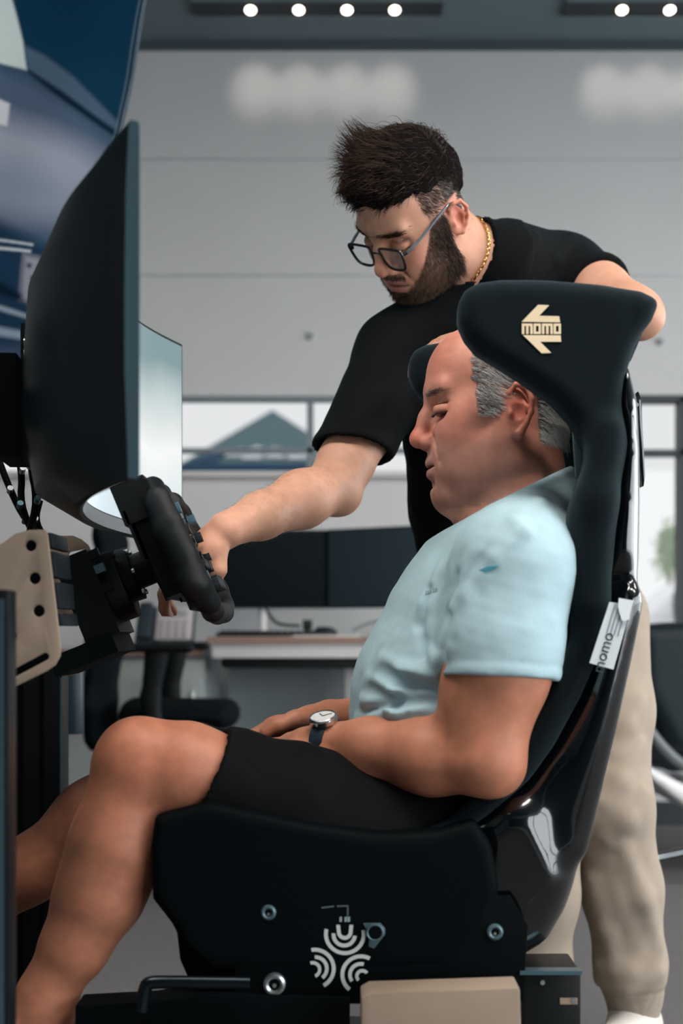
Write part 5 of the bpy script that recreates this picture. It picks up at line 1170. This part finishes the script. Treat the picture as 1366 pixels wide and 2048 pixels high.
    # mount: plate, arm and pole behind the screen
    def mb(lo, hi, name, m, parent): 
        bm = bmesh.new(); vs_ = [bm.verts.new(mid+ex*a+ey*b+np.array([0, 0, zz])) for a in (lo[0], hi[0]) for b in (lo[1], hi[1]) for zz in (lo[2], hi[2])]
        for f in ((0, 1, 3, 2), (4, 6, 7, 5), (0, 4, 5, 1), (2, 3, 7, 6), (0, 2, 6, 4), (1, 5, 7, 3)): bm.faces.new([vs_[i] for i in f])
        return bm_obj(name, bm, m, parent, bevel=.003)
    mb((-.02, -.07, zb_+.08), (.01, .07, zb_+.22), 'mount_plate', m_plate, r); mb((-.10, -.03, zb_+.12), (-.02, .03, zb_+.18), 'mount_arm', m_ext, r)
    pole = mb((-.16, -.03, .30), (-.10, .03, zb_+.30), 'mount_pole', m_ext, r); mb((-.18, -.30, .62), (-.10, .30, .70), 'mount_beam', m_ext, r)
    for z in (zb_+.04, zb_+.10, zb_+.16, zb_+.22):
        q = mid-ex*.13-ey*.034+np.array([0, 0, z]); disc_cyl('mount_bolt', q, (0, 1, 0), .006, .006, m_bolt, pole, n=12)
    # side bar with chrome spacers at the left
    sb = tube('cable_bar', [Wp(50, 648, 2.3), Wp(50, 900, 2.3)], .0075, m_ext, r, n=10)
    for y in (684, 707, 826): disc_cyl('bar_clip', Wp(60, y, 2.28), (1, 0, 0), .0065, .018, m_bolt, sb, n=14)
    return r
mon_root = monitor()
# cables hanging behind the monitor
for i, (pts, lb) in enumerate(((((66, 850), (60, 930), (75, 1000), (58, 1070)), 'thin black cable with glints hanging nearest the monitor edge'), (((20, 840), (45, 940), (40, 1010), (70, 1075)), 'black cable looping behind the beige plate'), (((-10, 900), (20, 980), (50, 1040), (95, 1085)), 'black cable slanting from the left edge towards the wheel base'), (((80, 1000), (70, 1040), (88, 1075)), 'short black cable end above the beige plate'))):
    o = tube('cable', [Wp(a, b, 2.12+.06*i) for a, b in pts], .0055, m_blk, None, n=8, sub=2); tag(o, lb, 'cable', 'cables behind the monitor')
    for k, (a, b) in enumerate(pts[1:-1]): disc_cyl('cable_glint', Wp(a, b, 2.11+.06*i), (.3, -.8, .5), .0048, .012, m_bolt if k % 2 == 0 else m_edge, o, n=10)  # bright discs put on as highlights of the cables
# ------------------------------------------------------------------ feather banner on the left
def banner():
    Y = 3.1; edge = lambda py: np.interp(py, [-60, 0, 150, 260, 320, 500, 900], [300, 289, 263, 240, 227, 190, 110]); nu, nv = 130, 330
    ys = np.linspace(-60, 836, nv); V, uv = [], []
    for py in ys:
        e = edge(py)
        for u in np.linspace(0, 1, nu):
            px = -120+(e+120)*u; yy = Y+.008*math.sin(px*.021+py*.008)+.004*math.sin(py*.03+px*.01); V.append(Wp(px, py, Y)+np.array([0, yy-Y, 0])); uv.append((px, py))
    V = np.array(V); Q = np.array(uv, float)
    def soft(poly, s=4.0):
        p = np.array(poly, float); x, y = Q.T; d2 = np.full(len(Q), 1e12); ins = np.zeros(len(Q), bool)
        for i in range(len(p)):
            a, b = p[i], p[i-1]; e_ = b-a; t = np.clip(((x-a[0])*e_[0]+(y-a[1])*e_[1])/(e_ @ e_+1e-9), 0, 1); d2 = np.minimum(d2, (x-a[0]-e_[0]*t)**2+(y-a[1]-e_[1]*t)**2)
            c1 = (a[1] > y) != (b[1] > y); ins ^= c1 & (x < (b[0]-a[0])*(y-a[1])/np.where(b[1] == a[1], 1e-9, b[1]-a[1])+a[0])
        d = np.where(ins, -1, 1)*np.sqrt(d2); return np.clip(.5-d/s/2, 0, 1)
    c = np.tile(lin((8, 48, 74)), (len(Q), 1)); put = lambda w_, rgb: mixc(c, lin(rgb), w_)
    c = put(.5*np.exp(-((Q[:, 1]-120-.25*Q[:, 0])/60)**2), (16, 60, 84))
    c = put(soft([(-120, 135), (0, 130), (60, 150), (160, 215), (235, 275), (240, 330), (180, 420), (120, 505), (60, 490), (-120, 430)], 26), (76, 96, 120))
    c = put(.9*soft([(-120, 225), (10, 235), (90, 262), (170, 300), (215, 330), (180, 400), (140, 440), (40, 430), (-120, 400)], 34), (158, 166, 184))
    c = put(.5*soft([(-120, 290), (60, 330), (150, 400), (60, 420), (-120, 380)], 30), (110, 130, 152))
    c = put(soft([(48, 88), (90, 112), (150, 158), (205, 212), (242, 250), (236, 262), (190, 232), (130, 190), (56, 138)], 5), (74, 96, 118))
    c = put(soft([(55, 138), (130, 188), (190, 232), (238, 266), (234, 276), (180, 240), (110, 190), (56, 146)], 4), (8, 34, 54))
    c = put(soft([(-120, -80), (0, -80), (24, 0), (44, 80), (53, 139), (20, 130), (-120, 96)], 3), (196, 212, 212)); c = put(soft([(-120, 150), (0, 197), (18, 205), (12, 249), (-120, 215)], 3), (206, 212, 220))
    c = put(soft([(-120, 430), (0, 446), (60, 478), (120, 510), (100, 900), (-120, 900)], 16), (26, 54, 80))
    c = put(soft([(50, 512), (104, 520), (84, 612), (42, 600)], 8), (150, 152, 166)); c = put(soft([(-120, 465), (0, 478), (68, 489), (66, 493), (0, 483), (-120, 470)], 2), (190, 202, 210)); c = put(soft([(-120, 482), (0, 494), (64, 502), (62, 507), (0, 500), (-120, 488)], 2), (196, 206, 214))
    for a, b, s_ in ((60, 533, 6), (76, 548, 4), (66, 558, 5), (68, 582, 7), (66, 598, 6)): c = put(np.exp(-(((Q-(a, b))/s_)**2).sum(1)*1.2), (22, 44, 66))
    c = put(soft([(-120, 600), (0, 612), (75, 635), (74, 642), (0, 622), (-120, 610)], 4), (150, 168, 182)); c = put(soft([(-120, 640), (0, 655), (45, 662), (42, 678), (0, 672), (-120, 660)], 5), (140, 158, 178)); c = put(soft([(-120, 690), (50, 690), (40, 900), (-120, 900)], 10), (58, 74, 100))
    c = put(soft([(-120, 560), (0, 566), (45, 590), (45, 604), (0, 590), (-120, 582)], 6), (10, 30, 46)); hemw = np.exp(-((np.array([edge(v) for v in Q[:, 1]])-Q[:, 0]-9)/2.0)**2); c = put(.45*hemw, (120, 150, 168))
    c = c*.62
    i = np.arange(nv-1)[:, None]*nu+np.arange(nu-1)[None]; F = np.stack([i, i+1, i+nu+1, i+nu], -1).reshape(-1, 4)
    r = empty('feather_banner', Wp(-60, 836, Y), 'navy blue printed banner with white and grey shapes on the left', 'banner')
    arr_mesh('cloth', V, F, mat('banner_print', rough=.9, spec=.06, attr='Col', weave=.05, bscale=500), r, col=c)
    ed = [Wp(edge(py), py, Y)+np.array([0, .008*math.sin(edge(py)*.021+py*.008)+.004*math.sin(py*.03+edge(py)*.01), 0]) for py in np.linspace(-60, 836, 60)]
    tube('edge_hem', ed, .0062, mat('banner_hem', (16, 44, 62), rough=.5), r, n=8)
    tube('pole', [Wp(-130, 836, Y), Wp(-130, -60, Y)], .012, m_ext, r, n=10); box('base', Wp(-220, 836, Y)*np.array([1, 1, 0])-np.array([.1, .2, 0]), Wp(-60, 836, Y)*np.array([1, 1, 0])+np.array([.1, .2, .03]), m_ext, r); tube('pole', [Wp(-130, 836, Y), Wp(-130, 836, Y)*np.array([1, 1, 0])+np.array([0, 0, .03])], .012, m_ext, r, n=10)
banner()
# ------------------------------------------------------------------ desk, office chair, lounge chair
m_dwhite = mat('desk_white', (206, 204, 204), rough=.5); m_dedge = mat('desk_edge_brown', (140, 112, 98), rough=.5); m_dtop = mat('desk_top', (186, 176, 170), rough=.4); m_cab = mat('cabinet_grey', (132, 140, 142), rough=.35, spec=.5)
def desk():
    r = empty('desk', (.3, 5.35, 0), 'white desk with brown edged top under the two monitors', 'desk'); z = .798; x0, x1 = px2x(415, 5.0), .86
    box('desk_top', (x0, 5.0, z-.022), (x1, 5.72, z), m_dtop, r, bevel=.003); box('edge_band', (x0-.002, 4.994, z-.022), (x1, 5.002, z-.002), m_dedge, r)
    box('apron', (px2x(424, 5.02), 5.02, z-.075), (x1-.05, 5.06, z-.024), m_dwhite, r, bevel=.002); box('cable_tray', (px2x(440, 5.1), 5.10, z-.115), (px2x(790, 5.1), 5.35, z-.07), mat('tray_black', (14, 18, 22), rough=.6), r, bevel=.02)
    for x in (px2x(690, 5.3), .78): box('leg', (x, 5.3, 0), (x+.065, 5.36, z-.03), m_dwhite, r, bevel=.003); box('foot', (x-.01, 5.02, 0), (x+.075, 5.68, .03), m_dwhite, r, bevel=.003)
    box('modesty_panel', (-.45, 5.66, .12), (.82, 5.68, z-.08), m_cab, r)
desk()
def side_cabinet():
    r = empty('side_cabinet', (-.8, 5.5, 0), 'low grey cabinet with brown edge carrying the phone', 'cabinet'); x0, x1 = px2x(40, 5.1), px2x(408, 5.1); z = .755
    box('body', (x0, 5.12, .02), (x1, 5.75, z-.025), m_cab, r, bevel=.002); box('top', (x0-.01, 5.08, z-.025), (x1-.002, 5.76, z), m_dwhite, r, bevel=.002); box('edge_band', (x0-.01, 5.075, z-.024), (x1-.002, 5.081, z-.004), m_dedge, r)
    xm_ = [x0, x0+(x1-x0)*.5, x1]
    for a, b in zip(xm_[:-1], xm_[1:]): d_ = box('door', (a+.003, 5.108, .06), (b-.003, 5.121, z-.04), mat('cabinet_door', (150, 156, 152), rough=.35, spec=.5), r, bevel=.002); tube('handle', [(b-.04, 5.10, .5), (b-.04, 5.10, .6)], .005, m_bolt, d_, n=8)
side_cabinet()
m_bez = mat('screen_black', (10, 17, 22), rough=.5); m_pan = mat('screen_panel', (52, 66, 74), rough=.5, spec=.2); m_pan2 = mat('screen_panel_dark', (8, 18, 23), rough=.6, spec=.1)
def desk_monitor(a, b, label, pan):
    a = np.array(a, float); b = np.array(b, float); d = unit(b-a); nn = np.array([d[1], -d[0], 0]); c = (a+b)/2; r = empty('desk_monitor', (c[0], c[1], .798), label, 'monitor', 'monitors on the desk'); z0, z1 = .905, 1.212
    def sl(name, o0, o1, e, m, p): q = [a+d*e, b-d*e]; prism(name, [q[0]+nn*o0+np.array([0, 0, z0+e]), q[1]+nn*o0+np.array([0, 0, z0+e]), q[1]+nn*o0+np.array([0, 0, z1-e]), q[0]+nn*o0+np.array([0, 0, z1-e])], nn*(o1-o0), m, p, bevel=.001)
    sl('casing', -.018, .0, 0, m_bez, r); sl('screen', .0, .0012, .006, pan, r)
    q = c-nn*.05; tube('stand_column', [q+np.array([0, 0, .80]), q+np.array([0, 0, 1.05])], .016, m_dwhite, r, n=12); tube('stand_arm', [q+np.array([0, 0, 1.05]), c-nn*.018+np.array([0, 0, 1.05])], .014, m_dwhite, r, n=10); disc_cyl('stand_base', q+np.array([0, 0, .806]), (0, 0, 1), .09, .014, m_dwhite, r, n=28, bevel=.003)
J = (px2x(655, 5.52), 5.52, 0)
desk_monitor((px2x(388, 5.50), 5.50, 0), (J[0]+.012, 5.535, 0), 'left of two desk monitors, dark, partly behind the reaching forearm', m_pan2); desk_monitor((J[0], 5.52, 0), (px2x(905, 5.18), 5.22, 0), 'right of two desk monitors, greyish screen turned inwards', m_pan)
def keyboard():
    r = empty('keyboard', (px2x(530, 5.15), 5.15, .798), 'black keyboard lying on the desk', 'keyboard'); x0, y0 = px2x(432, 5.1), 5.08; box('tray', (x0, y0, .798), (x0+.40, y0+.14, .812), m_bez, r, bevel=.003)
    k0 = None
    for j in range(5):
        for i in range(15):
            p = (x0+.014+i*.0248, y0+.014+j*.025, .812)
            if k0 is None: k0 = box('key', p, (p[0]+.019, p[1]+.019, .820), mat('key_dark', (28, 34, 40), rough=.6), r, bevel=.002); o0 = Vector(p); l0 = k0.matrix_basis.copy()
            else: o = bpy.data.objects.new('key', k0.data); C.objects.link(o); o.parent = r; o.matrix_basis = Matrix.Translation(Vector(p)-o0) @ l0
keyboard()
Mo = SDF(); mc = np.array([px2x(650, 5.12), 5.12, .812]); Mo.el(mc, (.045, .033, .022), k=0); Mo.post.append(lambda P, d: np.maximum(d, .799-P[:, 2]))
mo = empty('computer_mouse', mc*np.array([1, 1, 0])+np.array([0, 0, .798]), 'black computer mouse beside the keyboard', 'mouse'); Mo.mesh('shell', m_bez, mo, h=.004); disc_cyl('wheel', mc+np.array([-.022, 0, .018]), (0, 1, 0), .008, .006, m_bolt, mo, n=14)
wc_ = empty('webcam', (px2x(615, 5.3), 5.3, .798), 'small black webcam on a stub stand on the desk', 'webcam'); x = px2x(615, 5.3); disc_cyl('stand', (x, 5.3, .80+.012), (0, 0, 1), .024, .024, m_bez, wc_, n=18, r2=.012); box('camera_body', (x-.018, 5.285, .824), (x+.018, 5.315, .860), m_bez, wc_, bevel=.004)
tp = tag(box('notepad', (px2x(585, 5.03), 5.03, .798), (px2x(720, 5.03), 5.12, .803), mat('paper', (206, 202, 198), rough=.7), bevel=.001), 'pale flat notepad at the front of the desk', 'notepad')
for i, (pts, lb) in enumerate((([(705, 1262), (735, 1246), (775, 1240)], 'grey cable curving from the mouse to the monitor stand'), ([(530, 1214), (545, 1240), (560, 1250), (600, 1252)], 'dark cable drooping below the left desk monitor'), ([(775, 1214), (785, 1235), (780, 1255)], 'white cable hanging below the right desk monitor'))):
    o = tube('desk_cable', [Wp(a, min(b, 1270), 5.3) for a, b in pts], .006, (m_cab, m_bez, m_dwhite)[i], None, n=8, sub=2); tag(o, lb, 'cable', 'cables on the desk')
def phone():
    r = empty('desk_phone', (px2x(330, 5.25), 5.3, .755), 'dark office phone with light keypad and handset on the cabinet', 'phone'); x0, x1 = px2x(268, 5.25), px2x(386, 5.25); m_ph = mat('phone_dark', (42, 52, 60), rough=.45); m_kp = mat('phone_face', (196, 188, 188), rough=.5)
    rx = Matrix.Rotation(math.radians(52), 4, 'X'); B = Matrix.Translation((0, 5.28, .758)) @ rx
    def pb(name, lo, hi, m, p, bv=.004):
        bm = bmesh.new(); bmesh.ops.create_cube(bm, size=1, matrix=Matrix.Translation(Vector([(a+b)/2 for a, b in zip(lo, hi)])) @ Matrix.Diagonal([b-a for a, b in zip(lo, hi)]+[1])); bm.transform(B); return bm_obj(name, bm, m, p, bevel=bv)
    pb('body', (x0, 0, 0), (x1, .17, .03), m_ph, r); pb('handset', (x0+.005, .005, .03), (x0+.062, .17, .065), m_ph, r, .018); f_ = pb('face', (x0+.075, .01, .03), (x1-.008, .165, .034), m_kp, r, .002)
    pb('display', (x0+.095, .115, .034), (x1-.03, .15, .036), mat('phone_lcd', (150, 152, 150), rough=.3), f_, .001)
    for i in range(4):
        for j in range(4): pb('phone_key', (x0+.085+i*.029, .018+j*.022, .034), (x0+.085+i*.029+.02, .018+j*.022+.013, .038), mat('phone_key', (150, 146, 148), rough=.5), f_, .002)
    box('stand', (x0+.02, 5.22, .755), (x1-.02, 5.36, .775), m_ph, r, bevel=.004)
phone()
m_off = mat('office_black', (8, 13, 17), rough=.6, spec=.2); m_mesh = mat('office_fabric', (9, 15, 19), rough=.9, spec=.1)
def office_chair():
    Y = 4.6; r = empty('office_chair', (px2x(380, Y), Y, 0), 'black office chair with armrest in front of the desk', 'office chair')
    S = SDF(); S.rc(Wp(275, 1425, Y), Wp(450, 1427, Y), .050, .048, k=0, side=(0, 1, 0), fa=4.6); S.mesh('seat', m_mesh, r, h=.009)
    B = SDF(); B.ch([Wp(205, 1470, Y), Wp(198, 1400, Y), Wp(212, 1290, Y), Wp(228, 1180, Y), Wp(222, 1080, Y), Wp(205, 985, Y)], [.052, .044, .046, .042, .036, .028], k=.03, side=(0, 1, 0), fs=[3.6, 4.8, 5.0, 5.4, 6., 6.5]); B.mesh('backrest', m_mesh, r, h=.010)
    box('back_bracket', Wp(180, 1500, Y)-np.array([0, .05, 0]), Wp(300, 1455, Y)+np.array([0, .05, 0]), m_off, r, bevel=.012)
    for sg in (-1, 1):
        yy = Y+sg*.26; sc = 1
        S = SDF(); a, b = Wp(278, 1294, Y), Wp(396, 1294, Y); a[1] = b[1] = yy; S.rc(a, b, .015, .015, k=0, side=(0, 1, 0), fa=2.6); S.mesh('armrest', m_off, r, h=.006)
        p0, p1, p2 = Wp(334, 1305, Y), Wp(322, 1390, Y), Wp(330, 1450, Y)
        for p in (p0, p1, p2): p[1] = yy
        S = SDF(); S.ch([p0, p1, p2, p2+np.array([.02, -sg*.2, -.01])], [.038, .028, .03, .024], k=.02, side=(0, 1, 0), fs=[.6, .6, .6, 1]); S.mesh('arm_post', m_off, r, h=.007)
    cx = px2x(370, Y); tube('gas_lift', [(cx, Y, .10), (cx, Y, .50)], .026, m_bolt, r, n=16); disc_cyl('lift_knob', Wp(305, 1420, Y-.24), (0, 1, 0), .012, .03, m_bolt, r, n=14)
    disc_cyl('hub', (cx, Y, .10), (0, 0, 1), .045, .06, m_off, r, n=20, bevel=.006)
    for k in range(5):
        a = k*2*math.pi/5+.3; e = np.array([cx+.30*math.cos(a), Y+.30*math.sin(a), .075]); lg = tube('star_leg', [(cx, Y, .11), e], [.026, .016], m_off, r, n=10); disc_cyl('caster', e-np.array([0, 0, .045]), (math.sin(a), math.cos(a), 0), .030, .045, m_off, lg, n=18, bevel=.004)
office_chair()
bn = empty('speaker', Wp(146, 1470, 2.9), 'dark rounded cylinder speaker hanging beside the black upright', 'speaker')
tube('cylinder_body', [Wp(146, 1332, 2.9), Wp(146, 1326+2, 2.9)], [.020, .018], mat('speaker_cap', (30, 48, 58), rough=.35), bn, n=28)
disc_cyl('grille', Wp(146, 1398, 2.9), (0, 0, 1), .0225, .142, mat('speaker_grey', (34, 52, 62), rough=.4, spec=.5), bn, n=32, bevel=.004); tube('hanger', [Wp(146, 1330, 2.9), Wp(146, 1316, 2.9), Wp(60, 1316, 2.9)], .006, m_off, bn, n=8)
def lounge_chair():
    Y = 4.75; r = empty('lounge_chair', (1.45, Y, 0), 'black upholstered lounge chair with white shell and chrome base by the window', 'armchair'); m_lth = mat('leather_black', (20, 32, 38), rough=.5, spec=.3, bump=.05, bscale=60); m_wsh = mat('shell_white', (222, 222, 224), rough=.3, spec=.5, coat=.3); m_chr = mat('chrome', (190, 198, 202), rough=.12, metal=1.0)
    S = SDF(); x0 = px2x(1277, Y); S.slab([(x0, .62), (x0-.01, .84), (x0+.1, .848), (x0+.85, .848), (x0+.88, .60), (x0+.80, .34), (x0+.10, .42)], Y-.06, Y+.06, .05, k=0); S.mesh('backrest', m_lth, r, h=.012)
    S = SDF(); S.slab([(x0-.02, .50), (x0+.0, .40), (x0+.12, .34), (x0+.75, .34), (x0+.85, .42), (x0+.85, .50), (x0+.4, .52)], Y-.55, Y-.02, .05, k=0); 
    S.ops = [(lambda P, f=S.ops[0][0]: f(P+np.array([0, -.58, 0])), S.ops[0][1]+np.array([0, .58, 0]), S.ops[0][2], 0, False)]; S.mesh('seat_cushion', m_lth, r, h=.012)
    S = SDF(); S.slab([(x0-.03, .40), (x0+.02, .33), (x0+.16, .22), (x0+.42, .17), (x0+.72, .22), (x0+.88, .34), (x0+.90, .42), (x0+.72, .30), (x0+.42, .26), (x0+.14, .31)], Y-.10, Y+.62, .02, k=0); S.mesh('seat_shell', m_wsh, r, h=.012)
    m_strip = mat('arm_strip_grey', (104, 110, 112), rough=.4, spec=.5)
    tube('arm_strip', [Wp(1262, 1405, Y-.075), Wp(1290, 1448, Y-.085), Wp(1325, 1495, Y-.085), Wp(1370, 1535, Y-.08), Wp(1450, 1560, Y-.075)], .017, m_strip, r, n=10, sub=2)
    cx = x0+.43; tube('column', [(cx, Y+.2, .06), (cx, Y+.2, .24)], .03, m_chr, r, n=18)
    for k, (dx, dy) in enumerate(((-.42, -.06), (-.30, -.36), (.42, .0), (.1, .40), (.30, -.34))): tube('base_leg', [(cx, Y+.2, .075), (cx+dx*.5, Y+.2+dy*.5, .06), (cx+dx, Y+.2+dy, .022)], [.016, .014, .012], m_chr, r, n=10)
lounge_chair()
